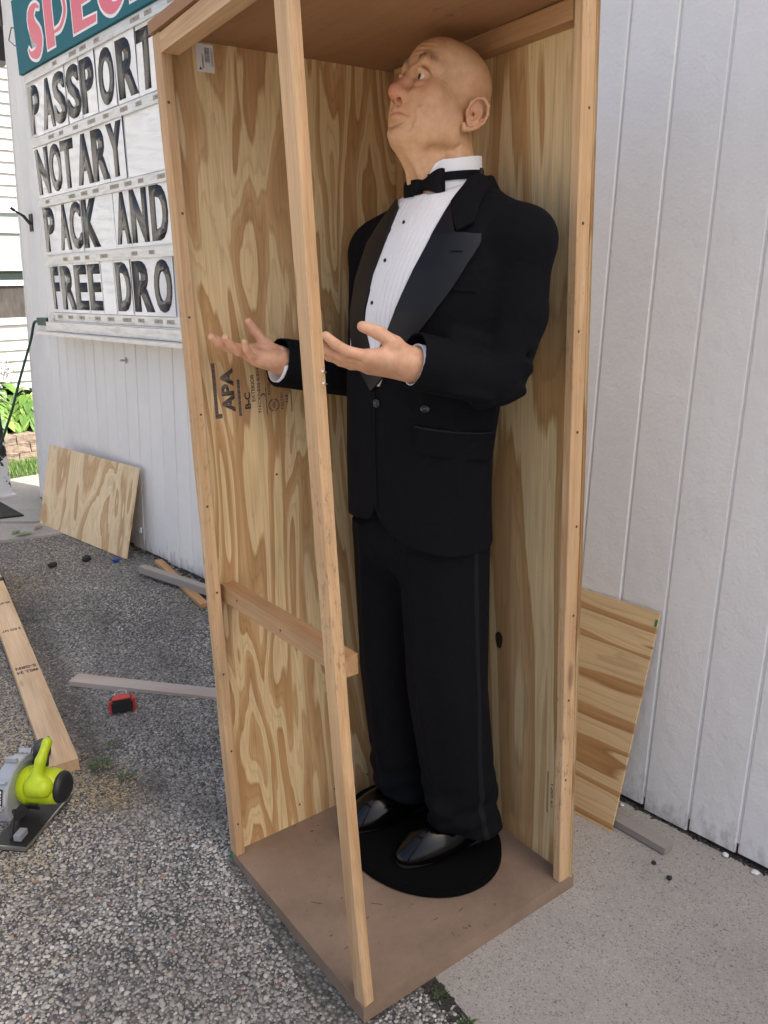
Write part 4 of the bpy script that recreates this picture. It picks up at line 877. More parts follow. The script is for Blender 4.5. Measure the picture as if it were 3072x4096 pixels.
# ---- head (head-local: X his left, Y back, Z up), tilted back and turned
HO = np.array((-.267, .461, 1.746)); ya, pa = math.radians(1), math.radians(19); HS = 0.95
f0 = np.array((-math.sin(ya), -math.cos(ya), 0)); zz_ = np.array((0, 0, 1.0)); hf = f0*math.cos(pa)+zz_*math.sin(pa); hu = zz_*math.cos(pa)-f0*math.sin(pa); hl = np.array((math.cos(ya), -math.sin(ya), 0))
HR = np.stack([hl, -hf, hu], 1)                                     # local -> crate-local
def hw(p): return HS*(HR @ np.asarray(p, float).T).T+HO
H = Field((-.115, -.155, -.215), (.115, .150, .145), .0019)
H.ell((0, .010, .044), (.075, .094, .077), 0); H.ell((0, -.040, .050), (.060, .050, .054), .03); H.ell((0, -.038, -.028), (.058, .056, .074), .03); H.ell((0, -.046, -.076), (.052, .050, .044), .03)
H.ell((0, -.088, -.101), (.028, .021, .022), .028)
H.cone((0, .022, -.05), (.022, .052, -.14), .054, .051, .03); H.cone((.022, .052, -.14), (.03, .085, -.225), .051, .056, .01); H.chain([(0, -.050, -.098), (.010, -.008, -.140), (.022, .022, -.20)], [.028, .035, .038], .03)
for s in (1, -1):
    H.ell((s*.041, -.048, -.094), (.018, .030, .025), .026); H.ell((s*.046, -.060, -.020), (.027, .027, .027), .03); H.ell((s*.054, -.004, -.062), (.018, .032, .032), .03)
    H.chain([(s*.054, -.062, .028), (s*.032, -.085, .036), (s*.010, -.091, .024)], [.008, .0095, .010], .022)
    H.ell((s*.083, -.045, .030), (.012, .026, .030), .03, '-')
    H.ell((s*.031, -.107, .011), (.0215, .026, .0165), .016, '-')
    H.ell((s*.031, -.0785, .009), (.0165, .0160, .0150), .006)
    H.chain([(s*.018, -.092, .016), (s*.031, -.0960, .0205), (s*.045, -.083, .014)], [.0036, .0046, .0036], .008)
    H.chain([(s*.019, -.092, -.004), (s*.031, -.0950, -.010), (s*.044, -.084, -.004)], [.0022, .0030, .0022], .012)
    H.chain([(s*.020, -.093, -.0125), (s*.032, -.0935, -.0190), (s*.046, -.080, -.012)], [.0018, .0020, .0016], .006, '-')
    H.ell((s*.031, -.0955, .0062), (.0150, .0110, .0050), .0035, '-')
for s in (1, -1): pass
H.chain([(0, -.089, .018), (0, -.103, -.006), (0, -.117, -.026)], [.0095, .0118, .0150], .016); H.ell((0, -.1185, -.0320), (.0152, .0140, .0130), .008)
for s in (1, -1):
    H.ell((s*.0160, -.104, -.034), (.0094, .0130, .0096), .008)
H.ell((0, -.085, -.062), (.034, .024, .030), .022)
for s in (1, -1):
    H.chain([(0, -.1075, -.0600), (s*.012, -.1050, -.0630), (s*.025, -.0940, -.0705)], [.0046, .0044, .003], .007)
    H.chain([(0, -.1060, -.0760), (s*.014, -.1020, -.0775), (s*.022, -.0955, -.0775)], [.0066, .0058, .003], .008)
    H.chain([(s*.033, -.091, -.030), (s*.043, -.080, -.058), (s*.042, -.074, -.082)], [.011, .012, .011], .018)
    H.chain([(s*.012, -.074, -.118), (s*.016+.006, -.042, -.150), (s*.020+.014, -.018, -.200)], [.008, .007, .008], .022)
    H.chain([(s*.050, -.035, -.120), (s*.060, .005, -.112), (s*.066, .020, -.090)], [.003, .003, .0025], .020, '-')
H.ell((0, -.111, -.0915), (.020, .0065, .0055), .012, '-')
for s in (1, -1): H.cone((s*.0092, -.1120, -.0520), (s*.0078, -.1085, -.0340), .0066, .0050, .0025, '-')
def disp(F):
    x, y, z = [a.reshape([-1 if i == j else 1 for j in range(3)]) for i, a in enumerate(F.ax)]
    m = np.exp(-(x/.036)**4)*np.clip((z-.046)/.010, 0, 1)*np.clip((.094-z)/.012, 0, 1)*(y < -.03)
    F.F += (.0009*np.sin((z+.10*np.abs(x)**1.2+.25*x*x*8)*2*np.pi/.0105)*m).astype(np.float32)
    for s in (1, -1):
        dx, dz = (y+.072), (z-.006); r = np.sqrt(dx*dx+dz*dz)+1e-6; th = np.arctan2(dz, dx)
        m = np.exp(-((r-.016)/.009)**2)*np.clip((s*x-.044)/.006, 0, 1)*np.clip(np.cos(th), 0, 1); F.F += (.0007*np.sin(th*13)*m).astype(np.float32)
disp(H)
def carve(F, pts, width, depth, plane='xz', side=0):
    """press a crease along a curve given in one plane, wherever the surface is"""
    x, y, z = [a.reshape([-1 if i == j else 1 for j in range(3)]) for i, a in enumerate(F.ax)]
    A, m = (x, np.clip((-.045-y)/.01, 0, 1)) if plane == 'xz' else (y, np.clip((side*x-.062)/.006, 0, 1))
    P = spline([(p[0], p[1], 0) for p in pts], 40); d2 = np.full(np.broadcast(A, z).shape, 1.0, np.float32)
    for i in range(len(P)-1):
        a, b_ = P[i], P[i+1]; ab = (b_-a); L2 = ab.length_squared+1e-12; t = np.clip(((A-a.x)*ab.x+(z-a.y)*ab.y)/L2, 0, 1)
        fade = min(1, (i+1)/6, (len(P)-1-i)/6); d2 = np.minimum(d2, ((A-a.x-t*ab.x)**2+(z-a.y-t*ab.y)**2)/max(fade, .25))
    F.F += (depth*np.exp(-d2/width**2)*m).astype(np.float32)
carve(H, [(-.034, -.0775), (-.026, -.0725), (-.012, -.0685), (0, -.0695), (.012, -.0685), (.026, -.0725), (.034, -.0775)], .0020, .0036)
carve(H, [(-.022, -.0885), (0, -.0905), (.022, -.0885)], .0040, .0022)
for s in (1, -1):
    carve(H, [(s*.023, -.026), (s*.033, -.042), (s*.0405, -.062), (s*.041, -.082)], .0050, .0021); carve(H, [(s*.036, -.079), (s*.038, -.090), (s*.034, -.101)], .0030, .0022)
    carve(H, [(s*.017, -.004), (s*.024, -.0155), (s*.036, -.0185), (s*.048, -.011)], .0034, .0008); carve(H, [(s*.016, .013), (s*.026, .0235), (s*.038, .0225), (s*.050, .011)], .0022, .0022)
    carve(H, [(s*.045, -.012), (s*.053, -.030), (s*.052, -.055)], .006, .0014)
for s in (1, -1):          # ears
    ex = lambda y, z: s*(.0775+.30*max(0, y+.002))
    E_ = lambda y, z, dx=0: (ex(y, z)+s*dx, .013+(y+z*.10)*1.08, -.027+(z-.05*y)*1.08)
    Me = [[math.cos(.29), -s*math.sin(.29), 0], [s*math.sin(.29), math.cos(.29), 0], [0, 0, 1]]
    H.ell(E_(.013, -.001, .001), (.0052, .0205, .0335), .004, '+', Me)
    H.ell(E_(.006, -.001, .0100), (.0070, .0090, .0130), .005, '-')
    rim = [(-.006, .000), (-.003, .016), (.006, .028), (.018, .032), (.029, .024), (.033, .008), (.030, -.009), (.021, -.023), (.009, -.032), (.000, -.035), (-.005, -.028)]
    H.chain([E_(y, z, .0045) for y, z in rim], [.0034, .0038, .0042, .0042, .0042, .0040, .0038, .0036, .0046, .0058, .0045], .003)
    H.chain([E_(y, z, .0035) for y, z in ((.010, .020), (.020, .008), (.019, -.008), (.010, -.018))], [.0030, .0034, .0034, .0034], .004)
    H.ell(E_(-.004, -.004, .003), (.0035, .0045, .0070), .004)
for s in (1, -1):
    q = lambda y, z: (.013+(y+z*.10)*1.08, -.027+(z-.05*y)*1.08)
    carve(H, [q(.004, .008), q(.009, .000), q(.007, -.012)], .0085, .0026, 'yz', s)
    carve(H, [q(.004, .020), q(.014, .025), q(.024, .018), q(.0275, .004), q(.024, -.010)], .0030, .0036, 'yz', s)
Vh, Fh = H.mesh(1)
Lh = Vh.copy(); Vh = hw(Vh)
g3 = lambda c, r: np.exp(-(((Lh-np.array(c))/np.array(r))**2).sum(1))
red = 0.95*g3((0, -.122, -.033), (.022, .022, .018))+.45*g3((0, -.108, -.012), (.014, .02, .02))
for s in (1, -1): red += .55*g3((s*.048, -.075, -.020), (.024, .03, .020))+.35*g3((s*.088, .024, -.027), (.02, .03, .04))+.25*g3((s*.031, -.095, -.006), (.018, .02, .008))
red += .55*g3((0, -.110, -.074), (.030, .018, .011))+.15*g3((0, -.08, .07), (.05, .05, .03))
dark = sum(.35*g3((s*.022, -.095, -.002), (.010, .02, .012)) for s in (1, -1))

# ---- hands
def hand(wrist, u, n, left, curls, spreads, thumb, h=.0016, sc=1.0):
    u = np.array(u, float); u /= np.linalg.norm(u); n = np.array(n, float); n -= u*(n@u); n /= np.linalg.norm(n); s = np.cross(n, u) if left else np.cross(u, n)
    W_ = np.array(wrist, float); at = lambda a, b, c: W_+sc*(u*a+s*b+n*c)
    F = Field(W_+np.array((-.13, -.225, -.08))*sc, W_+np.array((.10, .075, .13))*sc, h)
    F.cone(at(-.055, 0, -.002), at(.004, 0, -.001), .0290*sc, .0270*sc, .01)
    mc = [(.089, .030, .0), (.093, .0105, -.001), (.088, -.0095, -.002), (.079, -.0285, -.002)]; cm = [(.012, .014), (.012, .005), (.012, -.005), (.012, -.014)]
    for (a, b, c), (a2, b2) in zip(mc, cm): F.cone(at(a2, b2, 0), at(a, b, c), .0190*sc, .0128*sc, .022)
    F.ell(at(.050, -.004, .004), (.030, .030, .012), .02, '+', [list(u), list(s), list(n)])
    F.ell(at(.038, -.022, .008), (.030, .013, .012), .018, '+', [list(u), list(s), list(n)])
    F.ell(at(.058, .003, .019), (.020, .015, .006), .012, '-', [list(u), list(s), list(n)])
    nails = []; rad = (.0097, .0101, .0096, .0083); ph = ((.041, .025, .021), (.045, .029, .022), (.041, .027, .021), (.033, .020, .019))
    for i in range(4):
        p = at(*mc[i]); r = rad[i]*sc; ang = 0.0; sp = math.radians(spreads[i]); P = [p]; R = [r*1.10]; d0 = u*math.cos(sp)+s*math.sin(sp)
        for j in range(3):
            ang += math.radians(curls[i][j]); d = d0*math.cos(ang)+n*math.sin(ang); p = p+d*ph[i][j]*sc; P.append(p); R.append(r*(.98, .90, .80)[j])
        F.cone(P[0], P[1], R[0], R[1], .007); F.cone(P[1], P[2], R[1]*1.03, R[2], .003); F.cone(P[2], P[3], R[2]*1.02, R[3], .003)
        nd = (n*math.cos(ang)-d0*math.sin(ang)); nails.append((P[3]-d*.0035*sc-nd*r*.66, d, -nd, r*.62, r*.78))
    p = at(.020, .020, .004); P = [p]+[at(*q) for q in thumb]; R = [.0175*sc, .0128*sc, .0118*sc, .0094*sc]
    F.cone(P[0], P[1], R[0], R[1], .020); F.cone(P[1], P[2], R[1], R[2], .008); F.cone(P[2], P[3], R[2]*1.04, R[3], .004)
    F.cone(at(.045, .024, -.002), at(.070, .036, .004), .008, .006, .018)
    d = (P[3]-P[2])/np.linalg.norm(P[3]-P[2]); nd = s-d*(s@d)-n*.3; nd -= d*(nd@d); nd /= np.linalg.norm(nd); nails.append((P[3]-d*.004+nd*.0055, d, nd, .0070, .0085))
    return F.mesh(1), nails
(VL, FL), nL = hand((-.0975, .243, 1.2555), (-.40, -.90, .12), (-.30, .10, .95), True, [(8, 18, 12), (5, 14, 10), (3, 12, 10), (2, 12, 10)], (3, 0, -2, -5), [(.046, .036, .024), (.078, .042, .040), (.106, .038, .050)], sc=1.02)
(VR, FR), nR = hand((-.500, .196, 1.2475), (.02, -.96, .24), (.34, .22, .92), False, [(0, 10, 8), (2, 12, 10), (9, 18, 12), (18, 22, 14)], (8, 2, -3, -10), [(.040, .040, .020), (.066, .056, .038), (.088, .062, .056)], sc=.95)
# ---- hidden trunk that joins head and hands into one body
K = Field((-.60, .20, .10), (.03, .58, 1.66), .012)
K.chain([(-.305, .41, .90), (-.29, .415, 1.10), (-.255, .45, 1.40), (-.245, .462, 1.52)], [.09, .085, .09, .06], .03); K.cone((-.245, .462, 1.50), (-.240, .463, 1.63), .045, .045, .02)
for s_, P_ in ((1, [(-.12, .47, 1.46), (-.066, .475, 1.45), (-.060, .425, 1.222), (-.096, .262, 1.260)]), (-1, [(-.38, .45, 1.46), (-.474, .436, 1.45), (-.505, .426, 1.205), (-.500, .212, 1.245)])): K.chain(P_, [.05, .04, .034, .022], .02)
for P_ in ([(-.24, .41, .86), (-.213, .41, .5), (-.218, .46, .13)], [(-.38, .405, .86), (-.408, .40, .5), (-.414, .43, .13)]): K.chain(P_, [.075, .05, .035], .02)
Vk, Fk = K.mesh(2)
def merge(L):
    V = []; F = []; n = 0
    for v, f in L: V.append(v); F.append(f+n); n += len(v)
    return np.concatenate(V), np.concatenate(F)
Vb, Fb = merge([(Vh, Fh), (VL, FL), (VR, FR), (Vk, Fk)])
b = NB('skin', 0.48); o = b.coords((1, 1, 1), rnd=False)
mot = b.noise(o, 55.0, 4.0, 0.65); vein = b.noise(o, 22.0, 3.0, 0.6)
c_ = b.ramp(mot, [(0.26, (0.53, 0.295, 0.155)), (0.52, (0.61, 0.355, 0.20)), (0.78, (0.67, 0.41, 0.245))])
ra = b.n('VertexColor', layer_name='Blush'); sp_ = b.n('SeparateColor', {0: ra.outputs[0]})
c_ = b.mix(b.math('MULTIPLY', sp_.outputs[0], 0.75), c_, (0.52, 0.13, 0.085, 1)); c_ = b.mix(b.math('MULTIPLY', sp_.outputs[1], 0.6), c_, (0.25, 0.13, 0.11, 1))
c_ = b.mix(sp_.outputs[2], c_, b.ramp(mot, [(0.3, (0.62, 0.32, 0.20)), (0.7, (0.72, 0.43, 0.29))]))
c_ = b.mix(b.ramp(vein, [(0.62, (0, 0, 0)), (0.72, (0.18,)*3)]), c_, (0.36, 0.13, 0.08, 1))
b.color(c_); b.set(Subsurface_Weight=0.12, Subsurface_Scale=0.006, Specular_IOR_Level=0.42); b.p.inputs['Subsurface Radius'].default_value = (1.0, 0.35, 0.2)
b.bump(b.math('ADD', b.noise(o, 420.0, 3.0, 0.6), b.noise(o, 120.0, 3.0, 0.6)), 0.28, 0.0018); MAT['skin'] = b.m
body = pobj('body', Vb, Fb, MAT['skin'])
col = np.zeros((len(Vb), 4), np.float32); col[:len(Vh), 0] = np.clip(red, 0, 1); col[:len(Vh), 1] = np.clip(dark, 0, 1); col[:, 3] = 1; nh = len(Vh); col[nh:nh+len(VL)+len(VR), 2] = 0.85
fin = body.data.color_attributes.new('Blush', 'FLOAT_COLOR', 'POINT'); fin.data.foreach_set('color', col.ravel())
# nails, eyes, brows
b = NB('nail', 0.3, (0.66, 0.40, 0.30)); MAT['nail'] = b.m
for (p, d, n, wd, L) in nL+nR:
    s = np.cross(d, n); v = []
    for i in range(5):
        for j in range(5):
            x_ = (i/4-.5)*2; y_ = (j/4-.5)*2; k = math.sqrt(max(0, 1-.35*y_*y_)) if y_ > 0 else 1; q = np.array(p)+s*x_*wd*k+d*y_*L*.9+n*(.0012-.0030*x_*x_); v.append(tuple(Vector(q.tolist())-PO))
    link('fingernail', pymesh('fingernail', v, [(i*5+j, i*5+j+1, i*5+j+6, i*5+j+5) for i in range(4) for j in range(4)], True), body, MAT['nail'])
b = NB('eyeball', 0.06); oc = b.n('TexCoord').outputs['Object']; sx_ = b.n('SeparateXYZ', {0: oc}); r_ = b.math('SQRT', b.math('ADD', b.math('POWER', sx_.outputs[0], 2.0), b.math('POWER', sx_.outputs[2], 2.0)))
b.color(b.ramp(b.math('MULTIPLY', r_, 100.0), [(0.0, (0.004, 0.004, 0.004)), (0.26, (0.004, 0.004, 0.004)), (0.30, (0.10, 0.055, 0.035)), (0.56, (0.06, 0.035, 0.025)), (0.63, (0.60, 0.56, 0.53)), (1.0, (0.66, 0.60, 0.57))])); b.set(Coat_Weight=0.7); MAT['eye'] = b.m
HM = Matrix([[*HR[i], 0] for i in range(3)]+[[0, 0, 0, 1]])
for s in (1, -1):
    me = bpy.data.meshes.new('eye'); bm = bmesh.new(); bmesh.ops.create_uvsphere(bm, u_segments=24, v_segments=16, radius=.0138); bm.to_mesh(me); bm.free(); me.shade_smooth()
    m = HM @ Matrix.Scale(HS, 4); m.translation = Vector(hw((s*.031, -.0795, .0080)).tolist())-PO; link('eye', me, person, MAT['eye'], m @ Matrix.Rotation(math.radians(-6), 4, 'Z') @ Matrix.Rotation(math.radians(8), 4, 'X'))
BH = BVHTree.FromPolygons([Vector(p) for p in Lh.tolist()], Fh.tolist()); rb = random.Random(8)
MAT['brow'] = plain('grey_brow_hair', (0.26, 0.215, 0.18), 0.6)
for s in (1, -1):
    G2 = Geo()
    for i in range(130):
        t = rb.random(); x_ = s*(.014+.040*t); z_ = .041+.010*math.sin(t*math.pi)+rb.gauss(0, .0026); h = BH.ray_cast(Vector((x_, -.2, z_)), Vector((0, 1, 0)))
        if not h[0]: continue
        p = h[0]; dr = (Vector((s*(.9), -.25, .55-1.0*t))+Vector((rb.gauss(0, .3), rb.gauss(0, .2), rb.gauss(0, .3)))).normalized(); dr = (dr-h[1]*dr.dot(h[1])*.7).normalized(); L = rb.uniform(.006, .012); sd = dr.cross(h[1]).normalized()*.00026; m_ = p+dr*L*.5+h[1]*.0016
        tr = lambda q: tuple(Vector(hw(tuple(q)).tolist())-PO); G2.add([tr(p-sd), tr(p+sd), tr(m_+sd), tr(m_-sd), tr(p+dr*L+h[1]*.001)], [(0, 1, 2, 3), (3, 2, 4)])
    G2.obj('eyebrow', MAT['brow'], person)
# ------------------------------------------------------------------ sheets leaning on the wall
def leaning(name, bl, br, top, t, mat, label, grain_up=True):
    """bl, br: lower corners; top: vector from lower to upper edge"""
    bl, br, top = Vector(bl), Vector(br), Vector(top); nrm = (br-bl).cross(top).normalized()
    if grain_up: w_ = (br-bl).length; me = box_mesh(name, (-w_/2, 0, 0), (w_/2, top.length, t), .0012); m = frame((bl+br)/2-nrm*t, top, nrm)
    else: w_ = top.length; me = box_mesh(name, (-w_/2, 0, 0), (w_/2, (br-bl).length, t), .0012); m = frame(bl+top/2-nrm*t, br-bl, nrm)
    o = link(name, me, None, mat, m); return tag(o, label, 'plywood')
leaning('plywood_sheet', (-3.885, .765, .032), (-2.895, .850, .022), (-.011, .128, .466), .012, MAT['ply_new'], 'pale fresh plywood sheet leaning on the wall below the letter sign')
ps = leaning('plywood_sheet', (-.62, .842, -.007), (.017, .842, -.007), (.006, .165, .576), .007, MAT['ply_lean'], 'plywood offcut with wide brown grain bands leaning between crate and wall', False)
o = Geo().box((-.280, .630, .0071), (-.262, .6365, .0085)).obj('paint_mark', MAT['green'], ps)

# ------------------------------------------------------------------ loose lumber on the ground
def lum(name, p0, p1, w_, t, mat, label, lift=0.0, tilt=(0, 0, 1)):
    a = Vector((p0[0], p0[1], (GZ(*p0[:2]) if len(p0) < 3 else p0[2])+.004+lift)); b_ = Vector((p1[0], p1[1], (GZ(*p1[:2]) if len(p1) < 3 else p1[2])+.004+lift))
    return tag(plank(name, a, b_, w_, t, tilt, mat, None, .002), label, 'lumber')
big = lum('lumber_board', (-1.255, -.108), (-3.62, .346), .089, .038, MAT['stud_new'], 'long pale pine board with ink stamps lying beside the circular saw')
bm_ = big.matrix_local
def onboard(name, y, g_, mat): return g_.obj(name, mat, big, m=Matrix.Translation((0, y, .0382)))
for k, y in enumerate((1.46, 1.13, .74, .70)):
    st_ = random.Random(k); t_ = ('S-P-F', '2 KD HT', 'S-GRN', 'MILL 24')[k]
    me = text_mesh(t_, .072, .024, .05, .0002); me.materials.append(MAT['ink2']); link('stamp', me, big, None, Matrix(((-1, 0, 0, .036), (0, -1, 0, y), (0, 0, 1, .0383), (0, 0, 0, 1))))
g_ = Geo(); s0 = [(-.050, 1.75, .0), (-.049, 1.75, .0405), (.049, 1.77, .0405), (.050, 1.77, .0)]
g_.tube(s0, .0045, 8).tube([(p[0], p[1]+.016+.01*math.sin(i), p[2]) for i, p in enumerate(s0)], .0045, 8); MAT['blackrubber'] = plain('black_rubber', (.014, .014, .015), .6)
g_.obj('cord_strap', MAT['blackrubber'], big)
lum('lumber_strip', (-1.795, .138), (-.80, .83), .062, .019, lumber('grey_pink_strip', (.52, .42, .34), (.44, .33, .25), .3, .2, (.40, .36, .33)), 'flat greyed wood strip running from behind the tape measure to the crate')
lum('lumber_stick', (-2.715, .948), (-2.02, .815), .036, .019, MAT['stud_dark'], 'short tan stick lying on the asphalt under the grey stick')
lum('lumber_stick', (-2.600, .805), (-1.55, .985), .038, .034, MAT['stud_grey'], 'weathered grey stick lying across the tan stick near the wall', .0185)
lum('lumber_block', (.163, .880, -.0075), (-.35, .905, -.0075), .038, .019, MAT['stud_grey'], 'short grey and orange batten on the concrete beside the banded plywood')

# ------------------------------------------------------------------ tape measure
TM = Matrix(((.37, 0, -.93, -1.452), (.93, 0, .37, .170), (0, -1, 0, GZ(-1.45, .17)+.0285), (0, 0, 0, 1)))
tape = empty('tape_measure', TM, 'red and black tape measure with a wire belt clip on the asphalt', 'tape measure')
MAT['red'] = plain('red_plastic', (.50, .035, .028), .42); MAT['blackpl'] = plain('black_plastic', (.012, .012, .013), .5)
prof = [(-.040, 0), (.040, 0), (.042, .012), (.040, .030), (.032, .047), (.014, .056), (-.012, .057), (-.032, .050), (-.041, .034), (-.042, .014)]
def side(name, pts, y0, y1, mat, bev): return poly_prism(name, pts, y0, y1, mat, tape, Matrix(((1, 0, 0, 0), (0, 0, -1, 0), (0, 1, 0, 0), (0, 0, 0, 1))), bev)
tape_m2 = Matrix.Rotation(math.radians(90), 4, 'X')
side('case', prof, -.022, .022, MAT['blackpl'], .005)
side('grip', [(x_*.80, y_*.78+.007) for x_, y_ in prof], -.0245, .0245, MAT['red'], .004)
side('bumper', [(-.043, .003), (-.030, .001), (-.030, .012), (-.043, .016)], -.0235, .0235, MAT['red'], .002); side('bumper', [(.030, .001), (.044, .003), (.044, .030), (.034, .044), (.030, .042), (.036, .026)], -.0235, .0235, MAT['red'], .002)
Geo().tube([Vector(p) for p in ((-.020, -.025, .044), (-.018, -.030, .058), (.0, -.031, .064), (.018, -.030, .058), (.020, -.025, .044))], .0016, 8).obj('belt_clip', MAT['steel'], tape, True)
link('lock_button', box_mesh('lock_button', (-.014, -.010, .052), (.014, .010, .0605), .002, 2), tape, MAT['blackpl'])

# ------------------------------------------------------------------ circular saw
def zrot(a): return Matrix.Rotation(math.radians(a), 4, 'Z')
zs = GZ(-1.1, -.3)+.004
SM = Matrix(((0.52, -0.80, 0.30, -1.115), (0.80, 0.58, 0.12, -.300), (-0.27, 0.18, 0.945, zs+.02), (0, 0, 0, 1)))
q = SM.to_quaternion(); SM = q.to_matrix().to_4x4(); SM.translation = (-1.118, -.288, zs+.118)
SM = Matrix.Translation((-1.115, -.256, zs+.090)) @ zrot(40) @ Matrix.Diagonal((.78, .89, .89, 1))
saw = empty('circular_saw', SM, 'lime green and grey circular saw resting on the asphalt at the board end', 'circular saw')
MAT['lime'] = plain('lime_plastic', (.43, .55, .012), .42); MAT['silver'] = plain('silver_guard', (.40, .42, .45), .38, .35); MAT['darkgrip'] = plain('dark_grip', (.035, .037, .042), .65)
# local: X from blade side (0) out along the motor, Y forward, Z up
def cylx(name, x0, x1, r0, r1, c, mat, seg=28, parent=None, rings=None):
    g_ = Geo(); P = rings or [(x0, r0), (x1, r1)]; v = []; f = []
    for xx, rr in P:
        for j in range(seg): v.append((xx, c[0]+rr*math.cos(2*math.pi*j/seg), c[1]+rr*math.sin(2*math.pi*j/seg)))
    for i in range(len(P)-1):
        for j in range(seg): f.append((i*seg+j, i*seg+(j+1) % seg, (i+1)*seg+(j+1) % seg, (i+1)*seg+j))
    f += [tuple(range(seg))[::-1], tuple(range((len(P)-1)*seg, len(P)*seg))]
    me = pymesh(name, v, f); bm = bmesh.new(); bm.from_mesh(me); bmesh.ops.recalc_face_normals(bm, faces=bm.faces); bm.to_mesh(me); bm.free(); me.shade_smooth(); me.set_sharp_from_angle(angle=.7); return link(name, me, parent or saw, mat)
def halfdisc(r, a0, a1, n=20): return [(r*math.cos(math.radians(a0+(a1-a0)*i/n)), r*math.sin(math.radians(a0+(a1-a0)*i/n))) for i in range(n+1)]
YZ = Matrix(((0, 0, 1, 0), (1, 0, 0, 0), (0, 1, 0, 0), (0, 0, 0, 1)))            # prism: local XY -> saw YZ, extrude along X
poly_prism('upper_guard', halfdisc(.098, -22, 202), -.046, -.004, MAT['silver'], saw, YZ, .008)
poly_prism('guard_rim', halfdisc(.106, 35, 205)+halfdisc(.086, 205, 35), -.050, .004, MAT['silver'], saw, YZ, .003)
poly_prism('blade', halfdisc(.088, 0, 360, 40)[:-1], -.027, -.025, MAT['steel'], saw, YZ)
poly_prism('lower_guard', halfdisc(.093, 205, 335), -.036, -.016, MAT['steel'], saw, YZ, .002)
th_ = math.radians(163); rd = Vector((0, math.cos(th_), math.sin(th_))); tg = Vector((0, math.sin(th_), -math.cos(th_)))       # plate on the rim, facing out
LM = Matrix(((0, -1, 0, -.023), (tg.y, 0, rd.y, rd.y*.1062), (tg.z, 0, rd.z, rd.z*.1062), (0, 0, 0, 1))); LM = Matrix(((0, 1, 0, -.023), (-tg.y, 0, rd.y, rd.y*.1062), (-tg.z, 0, rd.z, rd.z*.1062), (0, 0, 0, 1)))
lab_ = Geo().box((-.034, -.012, 0), (.034, .012, .0012)).obj('label_plate', MAT['blackpl'], saw, m=LM)
me = text_mesh('RYOBI', .058, .015, .03, .0006); me.materials.append(MAT['signwhite']); link('brand_lettering', me, lab_, None, Matrix.Translation((-.029, -.0075, .0013)))
for k in range(4): Geo().box((-.047, -.004, -.014+0*k), (-.002, .004, .0)).obj('guard_rib', MAT['silver'], saw, m=Matrix.Rotation(math.radians(60+38*k), 4, 'X') @ Matrix.Translation((0, .1085, 0)) @ Matrix.Rotation(math.radians(90), 4, 'X'))
for k in range(5): Geo().box((.036+.009*k, -.0566, .0), (.040+.009*k, -.050, .030)).obj('vent', MAT['blackpl'], saw, m=Matrix.Rotation(math.radians(35), 4, 'X'))
cylx('motor_housing', 0, 0, 0, 0, (.0, .020), MAT['lime'], rings=[(-.003, .050), (.012, .058), (.030, .059), (.032, .056), (.050, .056), (.095, .054), (.128, .051), (.133, .046)])
cylx('motor_cap', 0, 0, 0, 0, (.0, .020), MAT['blackpl'], rings=[(.1325, .047), (.137, .0485), (.148, .046), (.156, .038), (.159, .022)])
ml = Field((-.02, -.12, -.05), (.16, .09, .20), .003)
ml.cone((.060, -.035, .040), (.105, -.045, .045), .034, .030, .02); ml.cone((.070, -.040, .055), (.088, -.020, .120), .022, .0165, .02); ml.cone((.088, -.020, .120), (.095, .015, .160), .0165, .015, .01); ml.cone((.095, .015, .160), (.060, .050, .125), .014, .013, .01)
v, f = ml.mesh(1); link('handle', npmesh('handle', v, f), saw, MAT['lime'])
ml = Field((-.05, -.06, -.03), (.14, .15, .20), .003); ml.cone((.082, .020, .142), (.030, .070, .105), .0175, .022, .01); ml.cone((.030, .070, .105), (.010, .075, .04), .024, .028, .02)
v, f = ml.mesh(1); link('rear_grip', npmesh('rear_grip', v, f), saw, MAT['darkgrip'])
link('base_plate', box_mesh('base_plate', (-.050, -.150, -.100), (.085, .120, -.096), .0015), saw, MAT['blackpl'])
Geo().box((-.05, -.152, -.096), (.085, -.148, -.084)).box((.083, -.15, -.096), (.087, .12, -.088)).obj('base_flange', MAT['steel'], saw)
link('depth_lever', box_mesh('depth_lever', (.02, -.118, -.092), (.046, -.080, -.074), .004, 2), saw, MAT['silver'])
Geo().tube([Vector(p) for p in ((.0, -.105, -.095), (.0, -.070, -.02))], .007, 8).obj('bevel_bracket', MAT['blackpl'], saw)
tube('power_cord', spline([(.015, .085, .06), (.008, .13, .085), (-.03, .19, .06), (-.09, .26, -.05), (-.2, .36, -.094)], 24), .0045, MAT['darkgrip'], saw, 8)

# ------------------------------------------------------------------ things on the wall
WP = lambda x_, h_, off=0.0: BM @ Vector((x_, -off, h_))
MAT['greencord'] = plain('green_cord', (.010, .055, .035), .5)
cord = empty('extension_cord', Matrix.Translation(WP(-4.00, 1.20, .05)), 'dark green extension cord plugged in under the sign and drooping away', 'cord'); ci = Matrix.Translation(WP(-4.00, 1.20, .05)).inverted()
A_ = [WP(-4.135, 1.205, .05), WP(-4.205, 1.195, .05), WP(-4.245, 1.155, .05), WP(-4.30, 1.08, .05), Vector((-4.36, .93, .86)), Vector((-4.46, .86, .60)), Vector((-4.62, .78, .34)), Vector((-4.85, .66, .13)), Vector((-5.0, .45, .045)), Vector((-5.05, .1, .043))]
tube('cable', [ci @ p for p in spline(A_, 60)], .0085, MAT['greencord'], cord, 8)
link('plug', box_mesh('plug', (-.135, -.060, -.02), (.02, -.020, .024), .006, 2), cord, MAT['greencord'], Matrix.Translation((0, .05, 0)))
